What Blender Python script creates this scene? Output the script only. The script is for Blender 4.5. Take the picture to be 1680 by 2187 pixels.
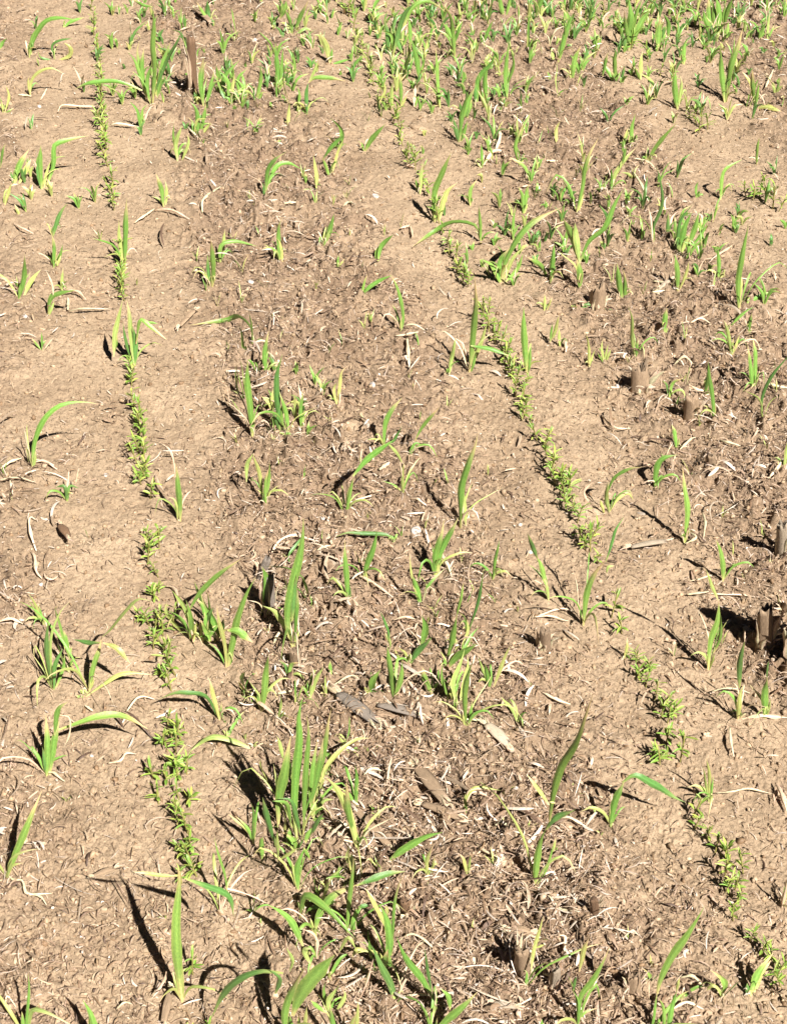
import bpy, math, random, re
import numpy as np
from mathutils import Vector, Matrix

for o in list(bpy.data.objects): bpy.data.objects.remove(o, do_unlink=True)
S = bpy.context.scene
C = S.collection
R = math.radians

# ------------------------------------------------------------------ camera, sky, sun, exposure
PITCH, H, F = R(40.0), 1.69, 3173.0          # F in units of the 1680 x 2186 preview of the photograph
cam_d = bpy.data.cameras.new('camera'); cam = bpy.data.objects.new('camera', cam_d); C.objects.link(cam)
cam.location = (0, 0, H); cam.rotation_euler = (R(90) - PITCH, 0, 0)
cam_d.sensor_fit = 'VERTICAL'; cam_d.sensor_height = 24; cam_d.lens = 24 * F / 2186
cam_d.clip_start = 0.01; cam_d.clip_end = 2000
S.camera = cam

SUN_EL = R(50)
SH = Vector((-0.56, 0.83, 0)).normalized()   # shadows fall this way on the ground
sd = bpy.data.lights.new('sun', 'SUN'); sun = bpy.data.objects.new('sun', sd); C.objects.link(sun)
sd.energy = 5.0; sd.angle = R(0.5); sd.color = (1.0, 0.96, 0.905)
ray = Vector((SH.x * math.cos(SUN_EL), SH.y * math.cos(SUN_EL), -math.sin(SUN_EL)))
sun.rotation_euler = ray.to_track_quat('-Z', 'Y').to_euler(); sun.location = (1, -1, 3)

w = bpy.data.worlds.new('World'); S.world = w; w.use_nodes = True
nt = w.node_tree; bg = nt.nodes['Background']
sky = nt.nodes.new('ShaderNodeTexSky'); sky.sky_type = 'NISHITA'; sky.sun_disc = False
sky.air_density = 0.12; sky.dust_density = 0.0; sky.altitude = 3000; sky.sun_elevation = SUN_EL; sky.sun_rotation = math.atan2(-SH.x, -SH.y)
nt.links.new(sky.outputs[0], bg.inputs[0]); bg.inputs[1].default_value = 0.05
S.view_settings.view_transform = 'Standard'; S.view_settings.look = 'None'
S.view_settings.gamma = 1.0; S.view_settings.exposure = 1.08

# ------------------------------------------------------------------ geometry of the view
CP, SP = math.cos(PITCH), math.sin(PITCH)
FW = Vector((0, CP, -SP)); UP = Vector((0, SP, CP)); RT = Vector((1, 0, 0)); CAM = Vector((0, 0, H))
def rayd(px, py): return (FW * F - UP * (py - 1093) + RT * (px - 840)).normalized()
def ground(px, py, z=0.0):
    d = rayd(px, py); return CAM + d * ((z - H) / d.z)
def on_plane(px, py, P, n):
    d = rayd(px, py); k = (P - CAM).dot(n) / d.dot(n); return CAM + d * k
OX = (0, 690, 1367); OY = (0, 670, 1340, 2010)
def tp(tile, x, y):
    """point read off a zoomed tile (row, column) of the photograph -> preview pixel"""
    r, c = int(tile[0]), int(tile[1])
    return ((OX[c] + x * 0.416667) * 0.8128, (OY[r] + y * 0.416667) * 0.8128)
def pxm(P):                                   # preview pixels per metre at P
    return F / (P - CAM).dot(FW)

# ------------------------------------------------------------------ noise
def lattice(seed):
    return np.random.RandomState(seed).rand(256, 256)
_LT = {}
def vn(x, y, scale, seed):
    if seed not in _LT: _LT[seed] = lattice(seed)
    L = _LT[seed]; u = np.asarray(x) / scale + 1000.37; v = np.asarray(y) / scale + 1000.71
    i = np.floor(u).astype(np.int64); j = np.floor(v).astype(np.int64)
    a = u - i; b = v - j; a = a * a * (3 - 2 * a); b = b * b * (3 - 2 * b)
    i0, i1, j0, j1 = i & 255, (i + 1) & 255, j & 255, (j + 1) & 255
    return (L[i0, j0] * (1 - a) + L[i1, j0] * a) * (1 - b) + (L[i0, j1] * (1 - a) + L[i1, j1] * a) * b
# rows run at a slant; s = 0 on the left sown row, 1 on the right one
VP = (22, -1570)
g0 = ground(300, 900); g1 = ground(345, 1400)
rd = Vector((math.sin(R(-11.1)), math.cos(R(-11.1)), 0)); rn = Vector((rd.y, -rd.x, 0))
def lat(x, y): return ((np.asarray(x) - g0.x) * rn.x + (np.asarray(y) - g0.y) * rn.y) / 0.76
def hcoarse(x, y):
    s = lat(x, y)
    return (vn(x, y, 0.22, 1) - .5) * 0.016 + (vn(x, y, 0.075, 2) - .5) * 0.007 + 0.004 * (np.cos(2 * np.pi * s) * -1)
def hz(x, y): return float(hcoarse(x, y))
def residue(x, y):
    """0..1: how thick the old crop litter lies"""
    s = lat(x, y); f = s - np.floor(s)
    band = np.exp(-((f - 0.48) / 0.29) ** 4)
    n = vn(x, y, 0.16, 5) * .6 + vn(x, y, 0.05, 6) * .4
    k = np.where(s < 0, 0.40, 1.0)
    return np.clip(band * k * (0.35 + 1.3 * n) + 0.45 * (n - .40), 0.03, 1)

# ------------------------------------------------------------------ materials
def newmat(name):
    m = bpy.data.materials.new(name); m.use_nodes = True; t = m.node_tree
    b = t.nodes['Principled BSDF']; return m, t, b
def N(t, kind, **k):
    n = t.nodes.new(kind)
    for a, v in k.items():
        if a in n.inputs: n.inputs[a].default_value = v
        else: setattr(n, a, v)
    return n
def ramp(t, stops, src):
    r = t.nodes.new('ShaderNodeValToRGB'); e = r.color_ramp.elements
    while len(e) < len(stops): e.new(0.5)
    for q, (p, c) in zip(e, stops): q.position = p; q.color = (*c, 1)
    t.links.new(src, r.inputs[0]); return r
def mixc(t, a, b, f, mode='MIX'):
    m = t.nodes.new('ShaderNodeMix'); m.data_type = 'RGBA'; m.blend_type = mode
    for idx, v in ((0, f), (6, a), (7, b)):
        if hasattr(v, 'links'): t.links.new(v, m.inputs[idx])
        elif idx == 0: m.inputs[0].default_value = v
        else: m.inputs[idx].default_value = (*v, 1)
    return m.outputs[2]

def soil_mat():
    m, t, b = newmat('dry_soil'); L = t.links
    tc = t.nodes.new('ShaderNodeTexCoord'); P = tc.outputs['Object']
    n1 = N(t, 'ShaderNodeTexNoise', Scale=7.0, Detail=4.0); L.new(P, n1.inputs['Vector'])
    n2 = N(t, 'ShaderNodeTexNoise', Scale=90.0, Detail=5.0, Roughness=.65); L.new(P, n2.inputs['Vector'])
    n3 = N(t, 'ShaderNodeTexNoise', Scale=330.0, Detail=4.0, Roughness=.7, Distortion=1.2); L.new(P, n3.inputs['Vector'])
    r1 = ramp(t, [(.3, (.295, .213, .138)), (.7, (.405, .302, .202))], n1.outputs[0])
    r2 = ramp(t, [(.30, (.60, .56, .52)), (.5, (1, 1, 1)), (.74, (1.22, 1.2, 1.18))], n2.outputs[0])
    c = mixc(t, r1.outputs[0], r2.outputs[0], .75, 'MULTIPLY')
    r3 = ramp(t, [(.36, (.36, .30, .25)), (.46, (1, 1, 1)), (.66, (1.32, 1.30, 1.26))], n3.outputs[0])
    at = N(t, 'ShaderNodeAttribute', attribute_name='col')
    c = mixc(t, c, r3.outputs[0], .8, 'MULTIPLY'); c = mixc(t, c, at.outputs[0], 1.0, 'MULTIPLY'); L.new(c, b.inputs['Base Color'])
    b.inputs['Roughness'].default_value = .95; b.inputs['Specular IOR Level'].default_value = .15
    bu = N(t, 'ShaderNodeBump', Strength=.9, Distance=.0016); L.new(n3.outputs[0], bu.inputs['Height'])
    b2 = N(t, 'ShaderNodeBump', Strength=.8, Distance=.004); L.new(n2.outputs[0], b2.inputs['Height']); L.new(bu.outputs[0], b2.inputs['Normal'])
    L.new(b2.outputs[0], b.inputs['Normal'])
    return m
def litter_mat(name, rough=.6):
    m, t, b = newmat(name); L = t.links
    a = N(t, 'ShaderNodeAttribute', attribute_name='col')
    tc = t.nodes.new('ShaderNodeTexCoord')
    n = N(t, 'ShaderNodeTexNoise', Scale=400.0, Detail=3.0); L.new(tc.outputs['Object'], n.inputs['Vector'])
    r = ramp(t, [(.3, (.62, .57, .52)), (.6, (1.05, 1.05, 1.05))], n.outputs[0])
    c = mixc(t, a.outputs[0], r.outputs[0], .8, 'MULTIPLY'); L.new(c, b.inputs['Base Color'])
    b.inputs['Roughness'].default_value = rough; b.inputs['Specular IOR Level'].default_value = .35
    return m
def leaf_mat():
    m, t, b = newmat('grass_blade'); L = t.links
    a = N(t, 'ShaderNodeAttribute', attribute_name='col')
    uv = t.nodes.new('ShaderNodeUVMap')
    mp = N(t, 'ShaderNodeMapping'); mp.inputs['Scale'].default_value = (11, 2.2, 1); L.new(uv.outputs[0], mp.inputs[0])
    n = N(t, 'ShaderNodeTexNoise', Scale=2.2, Detail=4.0, Roughness=.65); L.new(mp.outputs[0], n.inputs['Vector'])
    r = ramp(t, [(.30, (.50, .58, .45)), (.50, (1, 1, 1)), (.70, (1.75, 1.42, 1.5))], n.outputs[0])
    c = mixc(t, a.outputs[0], r.outputs[0], .8, 'MULTIPLY'); L.new(c, b.inputs['Base Color'])
    b.inputs['Roughness'].default_value = .38; b.inputs['Specular IOR Level'].default_value = .5
    tr = t.nodes.new('ShaderNodeBsdfTranslucent'); L.new(c, tr.inputs[0])
    mx = t.nodes.new('ShaderNodeMixShader'); mx.inputs[0].default_value = .10
    L.new(b.outputs[0], mx.inputs[1]); L.new(tr.outputs[0], mx.inputs[2])
    out = [q for q in t.nodes if q.type == 'OUTPUT_MATERIAL'][0]; L.new(mx.outputs[0], out.inputs[0])
    bu = N(t, 'ShaderNodeBump', Strength=.35, Distance=.001); L.new(n.outputs[0], bu.inputs['Height']); L.new(bu.outputs[0], b.inputs['Normal'])
    return m
def stone_mat():
    m, t, b = newmat('pale_stone'); L = t.links
    tc = t.nodes.new('ShaderNodeTexCoord')
    n = N(t, 'ShaderNodeTexNoise', Scale=160.0, Detail=5.0); L.new(tc.outputs['Object'], n.inputs['Vector'])
    r = ramp(t, [(.35, (.40, .33, .27)), (.55, (.62, .57, .53))], n.outputs[0]); L.new(r.outputs[0], b.inputs['Base Color'])
    b.inputs['Roughness'].default_value = .7
    bu = N(t, 'ShaderNodeBump', Strength=.5, Distance=.001); L.new(n.outputs[0], bu.inputs['Height']); L.new(bu.outputs[0], b.inputs['Normal'])
    return m
def stalk_mat():
    m, t, b = newmat('weathered_stalk'); L = t.links
    a = N(t, 'ShaderNodeAttribute', attribute_name='col')
    uv = t.nodes.new('ShaderNodeUVMap')
    mp = N(t, 'ShaderNodeMapping'); mp.inputs['Scale'].default_value = (26, 1.6, 1); L.new(uv.outputs[0], mp.inputs[0])
    n = N(t, 'ShaderNodeTexNoise', Scale=2.0, Detail=6.0, Roughness=.7, Distortion=.4); L.new(mp.outputs[0], n.inputs['Vector'])
    r = ramp(t, [(.30, (.30, .26, .24)), (.5, (.85, .82, .8)), (.7, (1.25, 1.22, 1.18))], n.outputs[0])
    c = mixc(t, a.outputs[0], r.outputs[0], .9, 'MULTIPLY'); L.new(c, b.inputs['Base Color'])
    b.inputs['Roughness'].default_value = .8
    bu = N(t, 'ShaderNodeBump', Strength=.8, Distance=.0015); L.new(n.outputs[0], bu.inputs['Height']); L.new(bu.outputs[0], b.inputs['Normal'])
    return m
M_SOIL, M_LIT, M_LEAF, M_STONE, M_STALK = soil_mat(), litter_mat('litter'), leaf_mat(), stone_mat(), stalk_mat()
M_STRAW = litter_mat('straw', .45)

# ------------------------------------------------------------------ mesh helpers
def mesh(name, V, Fq, mat, col=None, uv=None, smooth=True):
    """V (n,3) array, Fq (m,k) index array or list of lists"""
    me = bpy.data.meshes.new(name)
    V = np.asarray(V, dtype=np.float32)
    if isinstance(Fq, np.ndarray):
        k = Fq.shape[1]; m_ = len(Fq)
        me.vertices.add(len(V)); me.vertices.foreach_set('co', V.ravel())
        me.loops.add(m_ * k); me.loops.foreach_set('vertex_index', Fq.astype(np.int32).ravel())
        me.polygons.add(m_); me.polygons.foreach_set('loop_start', np.arange(0, m_ * k, k, dtype=np.int32))
        me.update(calc_edges=True)
    else:
        me.from_pydata([tuple(map(float, v)) for v in V], [], Fq); me.update()
    if smooth: me.polygons.foreach_set('use_smooth', np.ones(len(me.polygons), dtype=bool))
    if col is not None:
        a = me.color_attributes.new('col', 'FLOAT_COLOR', 'POINT')
        cc = np.ones((len(V), 4), dtype=np.float32); cc[:, :3] = col; a.data.foreach_set('color', cc.ravel())
    if uv is not None:
        l = me.uv_layers.new(name='UVMap'); vi = np.zeros(len(me.loops), dtype=np.int32)
        me.loops.foreach_get('vertex_index', vi); l.data.foreach_set('uv', np.asarray(uv, dtype=np.float32)[vi].ravel())
    me.materials.append(mat); return me
def link(name, me, parent=None):
    o = bpy.data.objects.new(name, me); C.objects.link(o)
    if parent: o.parent = parent
    return o
def tag(o, label=None, cat=None, group=None, kind=None):
    for k, v in (('label', label), ('category', cat), ('group', group), ('kind', kind)):
        if v: o[k] = v
    return o
def empty(name, loc):
    o = bpy.data.objects.new(name, None); C.objects.link(o); o.location = loc; o.empty_display_size = .02; return o

def spline(P, n):
    """smooth path through the points (Catmull-Rom, evenly re-sampled)"""
    P = [np.array(p, float) for p in P]
    if len(P) == 1: P = [P[0], P[0] + [0, 0, .01]]
    if len(P) == 2: P = [P[0], (P[0] + P[1]) / 2 , P[1]]
    Q = [2 * P[0] - P[1]] + P + [2 * P[-1] - P[-2]]; out = []
    for i in range(1, len(Q) - 2):
        for k in range(10):
            t = k / 10; a, b, c, d = Q[i - 1], Q[i], Q[i + 1], Q[i + 2]
            out.append(.5 * ((2 * b) + (-a + c) * t + (2 * a - 5 * b + 4 * c - d) * t * t + (-a + 3 * b - 3 * c + d) * t ** 3))
    out.append(P[-1]); out = np.array(out)
    L = np.r_[0, np.cumsum(np.linalg.norm(np.diff(out, axis=0), axis=1))]
    s = np.linspace(0, L[-1], n)
    return np.stack([np.interp(s, L, out[:, i]) for i in range(3)], 1), L[-1]

PAL = {'g': ((.52, .50, .20), (.160, .310, .058), (.50, .45, .20)),
       'y': ((.55, .50, .25), (.335, .410, .120), (.56, .48, .25)),
       'k': ((.34, .40, .12), (.095, .215, .050), (.20, .27, .08)),
       'd': ((.58, .48, .31), (.600, .500, .330), (.66, .56, .42))}
def blade(P, w, kind, rnd, nseg=14, kink=True):
    """one thin folded leaf blade along a path; w = full width in metres"""
    Q, L = spline(P, nseg + 1)
    f1, f2 = rnd.uniform(5, 9), rnd.uniform(0, 6); wob = np.sin(np.linspace(0, 1, nseg + 1) * f1 + f2) - math.sin(f2)
    Q = Q + wob[:, None] * np.array([rnd.uniform(-.010, .010), rnd.uniform(-.03, .03), 0])[None] * L * np.linspace(0, 1, nseg + 1)[:, None]
    T = np.gradient(Q, axis=0); T /= np.linalg.norm(T, axis=1)[:, None] + 1e-9
    view = Q - np.array(CAM); view /= np.linalg.norm(view, axis=1)[:, None]
    W = np.cross(T, view); W /= np.linalg.norm(W, axis=1)[:, None] + 1e-9
    Nn = np.cross(W, T)
    a0 = rnd.uniform(-.55, .55); tw = rnd.uniform(-.9, .9); wv = rnd.uniform(2, 5); ph = rnd.uniform(0, 6)
    t = np.linspace(0, 1, nseg + 1)
    ang = a0 + tw * (t - .5) + .15 * np.sin(wv * t * 3 + ph)
    Wd = W * np.cos(ang)[:, None] + Nn * np.sin(ang)[:, None]; Nd = np.cross(Wd, T)
    pk = rnd.uniform(.42, .62)
    prof = np.where(t < pk, .26 + .74 * np.sin(np.clip(t / pk, 0, 1) * np.pi / 2) ** 1.1, np.cos(np.clip((t - pk) / (1 - pk), 0, 1) * np.pi / 2) ** 1.15)
    if kind == 'd': prof *= .8 + .25 * np.sin(t * 17 + ph)
    prof = np.maximum(prof, .03) * (1 + .06 * np.sin(t * 23 + ph))
    hw = prof * w / 2; fold = .38 if kind != 'd' else .8
    V = []; UV = []; COL = []
    cb, cm, ct = [np.array(c) for c in PAL[kind]]
    v = rnd.uniform(.82, 1.18); hue = rnd.uniform(-.12, .12); tip0 = rnd.uniform(.58, .98); base0 = rnd.uniform(.10, .28)
    for i in range(nseg + 1):
        for j, e in enumerate((-1, -.5, 0, .5, 1)):
            V.append(Q[i] + Wd[i] * hw[i] * e + Nd[i] * hw[i] * fold * (abs(e) - .5)); UV.append((j / 4 + ph, t[i] * L * 30 + ph))
            c = cb + (cm - cb) * np.clip(t[i] / base0, 0, 1)
            c = c + (ct - c) * np.clip((t[i] - tip0) / .22, 0, 1) ** 1.5
            if e == 0: c = c * 1.35
            if abs(e) == 1: c = c * np.array((1.45, 1.15, 1.3))  # pale margins: edge highlights painted into the blade colour
            COL.append(np.clip(c * v * (1 + hue * np.array([1, 0, .5])), 0, .9))
    Fc = [(i * 5 + j, i * 5 + j + 1, (i + 1) * 5 + j + 1, (i + 1) * 5 + j) for i in range(nseg) for j in range(4)]
    return np.array(V), np.array(Fc), np.array(COL), np.array(UV)
def tube(P, rads, col, nseg=8, sides=8, flat=1.0, jag=0, rnd=None, cap=True):
    Q, L = spline(P, nseg + 1); T = np.gradient(Q, axis=0); T /= np.linalg.norm(T, axis=1)[:, None] + 1e-9
    up = np.array([0, 0, 1.]) if abs(T[0][2]) < .8 else np.array([0, 1., 0])
    V = []; UV = []; K = []; r = np.interp(np.linspace(0, 1, nseg + 1), np.linspace(0, 1, len(rads)), rads)
    A = np.cross(T, up); A /= np.linalg.norm(A, axis=1)[:, None]; B = np.cross(A, T)
    jj = [rnd.uniform(-1.6, 1) * jag for _ in range(sides)] if jag else [0] * sides
    rr = [1 + rnd.uniform(-.16, .16) for _ in range(sides)] if jag else [1] * sides; lean_ = rnd.uniform(-.6, .6) * r[-1] if jag else 0
    for i in range(nseg + 1):
        for k in range(sides):
            a = 2 * math.pi * k / sides
            p = Q[i] + (A[i] * math.cos(a) + B[i] * math.sin(a) * flat) * r[i] * rr[k] * (1 + (.12 * math.sin(2 * a + i * .25) if jag else 0))
            if i == nseg: p = p + T[i] * (jj[k] + math.cos(a) * lean_)
            V.append(p); UV.append((abs((k / sides) * 2 - 1), i / nseg * L * 30)); K.append(col)
    Fc = [[i * sides + k, i * sides + (k + 1) % sides, (i + 1) * sides + (k + 1) % sides, (i + 1) * sides + k] for i in range(nseg) for k in range(sides)]
    if cap:
        for i, (e, off) in enumerate(((0, 0), (nseg, -1.1 * r[-1] * (1 if jag else 0)))):
            V.append(Q[e] + T[e] * off); UV.append((.5, .5)); K.append(np.array(col) * (.8 if jag else 1)); ci = len(V) - 1
            for k in range(sides):
                a, b = e * sides + k, e * sides + (k + 1) % sides
                Fc.append([a, b, ci] if e else [b, a, ci])
    return np.array(V), Fc, np.array(K), np.array(UV)

# ------------------------------------------------------------------ ground: one sheet, fine where the camera looks, out to the horizon
ys = [0.72]
while ys[-1] < 5.2: ys.append(ys[-1] + 0.00165 * max(ys[-1], 1.0) ** 1.0)
far = [5.2 + .02 * (1.25 ** k) for k in range(46)]; near = [0.72 - .02 * (1.3 ** k) for k in range(30)][::-1]
ys = np.array(near + ys + far)
tf = np.linspace(-1, 1, 1100); te = np.array([.01 * 1.3 ** k for k in range(34)])
ts = np.concatenate([(-1 - te)[::-1], tf, 1 + te])
ws = .35 * np.clip(ys, .72, 5.4) + .35
X = ts[None, :] * ws[:, None]; Y = np.repeat(ys[:, None], len(ts), 1)
def hfine(X, Y):
    res = residue(X, Y)
    wx = X + (vn(X, Y, .013, 11) - .5) * .012; wy = Y + (vn(X, Y, .013, 12) - .5) * .012
    ridge = 1 - np.abs(vn(wx, wy, .0085, 13) * 2 - 1)
    ridge2 = 1 - np.abs(vn(wy, wx, .0045, 14) * 2 - 1)
    lump = np.clip(vn(X, Y, .028, 15) - .55, 0, 1) ** 1.2
    soft = np.clip(vn(X, Y, .14, 17) * 1.6 - .15, .30, 1.15)
    cl = np.clip(vn(wx, wy, .0135, 18) - .42, 0, 1) ** .8 * .030 * np.clip(res * 1.2 - .1, 0, 1) * vn(X, Y, .06, 19) * 1.7
    return cl + soft * (ridge * .0025 + ridge2 * .0018) + lump * .026 * (.30 + res) + (vn(X, Y, .0030, 16) - .5) * .0022 + np.clip(vn(X, Y, .006, 20) - .70, 0, 1) * .008
Z = hcoarse(X, Y) * np.where(np.abs(X) + np.abs(Y) > 8, .3, 1) + hfine(X, Y) - .003
ny, nx = X.shape; I = np.arange(ny * nx).reshape(ny, nx)
Fq = np.stack([I[:-1, :-1], I[:-1, 1:], I[1:, 1:], I[1:, :-1]], -1).reshape(-1, 4)
rz = residue(X, Y) * (.55 + .9 * vn(X, Y, .04, 33)); rz = np.clip(rz, 0, 1)[..., None]
gcol = (1 - rz * np.array([.33, .36, .36])).reshape(-1, 3)      # soil colour is browner where the residue lies thick
gm = mesh('soil', np.stack([X, Y, Z], -1).reshape(-1, 3), Fq, M_SOIL, gcol)
tag(link('ground', gm), 'dry tan field soil, crumbly and bare between the plants', None, None, 'structure')
def gz(x, y): return float(hcoarse(x, y) + hfine(np.array(x), np.array(y)) - .003)

# ------------------------------------------------------------------ litter no one could count
rs = np.random.RandomState(7)
def sample_view(n, margin=.06):
    px = rs.uniform(-1680 * margin, 1680 * (1 + margin), n); py = rs.uniform(-60, 2260, n)
    dx = (px - 840); v = (py - 1093)
    den = F * SP + v * CP; k = H / den
    return dx * k, (F * CP - v * SP) * k
def uniform_ground(n):
    y = np.sqrt(rs.uniform(.85 ** 2, 4.9 ** 2, n)); return rs.uniform(-1, 1, n) * (.35 * y + .30), y
def litter(name, label, n, lmin, lmax, wmin, wmax, lift, cols, dens, seed, arch=.25, bias=.5):
    rs.seed(seed)
    a = sample_view(int(n * bias)); b = uniform_ground(n - int(n * bias)); x = np.r_[a[0], b[0]]; y = np.r_[a[1], b[1]]
    keep = rs.rand(len(x)) < dens(x, y); x, y = x[keep], y[keep]; n = len(x)
    L = lmin + (lmax - lmin) * rs.rand(n) ** 3.6; W = wmin + (wmax - wmin) * rs.rand(n) ** 3.0
    th = rs.uniform(0, 2 * np.pi, n); cur = rs.normal(0, 1.0, n) * (.35 + rs.rand(n) ** 2 * 1.6); K = 7
    z0 = hcoarse(x, y) + hfine(x, y) - .003
    lf = rs.rand(n) ** 2.0 * lift + .0012; sl = rs.normal(0, .22, n) * (L > .01); ar = rs.rand(n) ** 1.5 * arch
    t = np.linspace(-.5, .5, K)
    ang = th[:, None] + cur[:, None] * t[None, :]
    px = x[:, None] + np.cumsum(np.cos(ang), 1) * (L / K)[:, None]; py = y[:, None] + np.cumsum(np.sin(ang), 1) * (L / K)[:, None]
    pz = z0[:, None] + lf[:, None] + sl[:, None] * t[None, :] * L[:, None] + ar[:, None] * L[:, None] * (1 - 4 * t[None, :] ** 2)
    zg = hcoarse(px, py) + hfine(px, py) - .003; pz = np.maximum(pz, zg + .0007)
    tl = rs.uniform(-.7, .7, n)
    hw = W[:, None] * .5 * (1 - np.abs(2 * t[None, :]) ** 3 * .75)
    nxv, nyv = -np.sin(ang), np.cos(ang); ct, st = np.cos(tl)[:, None], np.sin(tl)[:, None]
    rows = []
    for e, dz in ((-1, 0), (0, 1), (1, 0)):
        rows.append(np.stack([px + nxv * hw * e * ct, py + nyv * hw * e * ct, pz + hw * e * st + dz * hw * .45], -1))
    V = np.stack(rows, 2).reshape(-1, 3)
    base = (np.arange(n) * K * 3)[:, None, None]; i = np.arange(K - 1)[None, :, None] * 3; j = np.arange(2)[None, None, :]
    q = base + i + j; Fq = np.stack([q, q + 1, q + 4, q + 3], -1).reshape(-1, 4)
    cc = np.array(cols)[rs.randint(0, len(cols), n)] * rs.uniform(.75, 1.2, (n, 1))
    col = np.repeat(np.clip(cc, 0, .85), K * 3, 0)
    tag(link(name, mesh(name, V, Fq, M_LIT, col)), label, 'litter', None, 'stuff')
STRAWC = [(.50, .38, .27), (.58, .46, .36), (.40, .28, .20), (.38, .27, .18), (.33, .235, .155), (.42, .30, .20), (.30, .20, .125), (.34, .23, .15), (.62, .51, .42), (.20, .125, .075), (.10, .06, .04), (.38, .28, .19), (.25, .16, .10), (.15, .095, .06)]  # darkest browns also stand in for black shadow gaps in the litter
SOILC = [(.34, .24, .145), (.42, .30, .19), (.25, .16, .09), (.48, .36, .24)]
litter('straw_litter', 'broken pale straw and husk scraps strewn thick between the sown rows', 90000, .005, .042, .0008, .0042, .013, STRAWC, lambda x, y: residue(x, y) ** 1.3, 21, .22)
litter('husk_litter', 'larger torn husks and straws lying criss-cross between the sown rows', 16000, .020, .085, .0015, .0062, .026, [(.52, .42, .31), (.60, .50, .40), (.44, .33, .23), (.24, .16, .10), (.12, .075, .05), (.34, .25, .17), (.64, .55, .46)], lambda x, y: np.clip(residue(x, y) * (vn(x, y, .07, 37) * 2.2 - .75), 0, 1), 24, .20)
litter('fibre_litter', 'tiny tan plant fibres scattered all over the soil', 130000, .006, .026, .0009, .0026, .006, STRAWC + SOILC * 2, lambda x, y: np.clip(.10 + .55 * vn(x, y, .09, 31) ** 1.5 + .6 * residue(x, y), 0, 1), 22, .3)

def clods(name, label, n, r0, r1, dens, seed, cols, sink=.3):
    rs.seed(seed)
    a = sample_view(n // 2); b = uniform_ground(n - n // 2); x = np.r_[a[0], b[0]]; y = np.r_[a[1], b[1]]
    keep = rs.rand(len(x)) < dens(x, y); x, y = x[keep], y[keep]; n = len(x)
    ph = (1 + 5 ** .5) / 2
    ico = np.array([(-1, ph, 0), (1, ph, 0), (-1, -ph, 0), (1, -ph, 0), (0, -1, ph), (0, 1, ph), (0, -1, -ph), (0, 1, -ph), (ph, 0, -1), (ph, 0, 1), (-ph, 0, -1), (-ph, 0, 1)]) / 1.9
    fc = np.array([(0, 11, 5), (0, 5, 1), (0, 1, 7), (0, 7, 10), (0, 10, 11), (1, 5, 9), (5, 11, 4), (11, 10, 2), (10, 7, 6), (7, 1, 8), (3, 9, 4), (3, 4, 2), (3, 2, 6), (3, 6, 8), (3, 8, 9), (4, 9, 5), (2, 4, 11), (6, 2, 10), (8, 6, 7), (9, 8, 1)])
    r = r0 + (r1 - r0) * rs.rand(n) ** 3
    V = ico[None] * r[:, None, None] * rs.uniform(.45, 1.45, (n, 12, 1)) * rs.uniform(.45, 1.35, (n, 1, 3))
    V = V + np.stack([x, y, hcoarse(x, y) + hfine(x, y) - .003 + r * (1 - sink) * .25], -1)[:, None, :]
    Fq = (fc[None] + (np.arange(n) * 12)[:, None, None]).reshape(-1, 3)
    cc = np.array(cols)[rs.randint(0, len(cols), n)] * rs.uniform(.8, 1.2, (n, 1))
    tag(link(name, mesh(name, V.reshape(-1, 3), Fq, M_LIT, np.repeat(cc, 12, 0), smooth=False)), label, 'soil crumbs', None, 'stuff')
clods('soil_crumbs', 'small dry crumbs of tan soil lying over the whole field', 52000, .0008, .0055, lambda x, y: .35 + .65 * residue(x, y), 23, SOILC + [(.38, .27, .17)] * 2)

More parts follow.
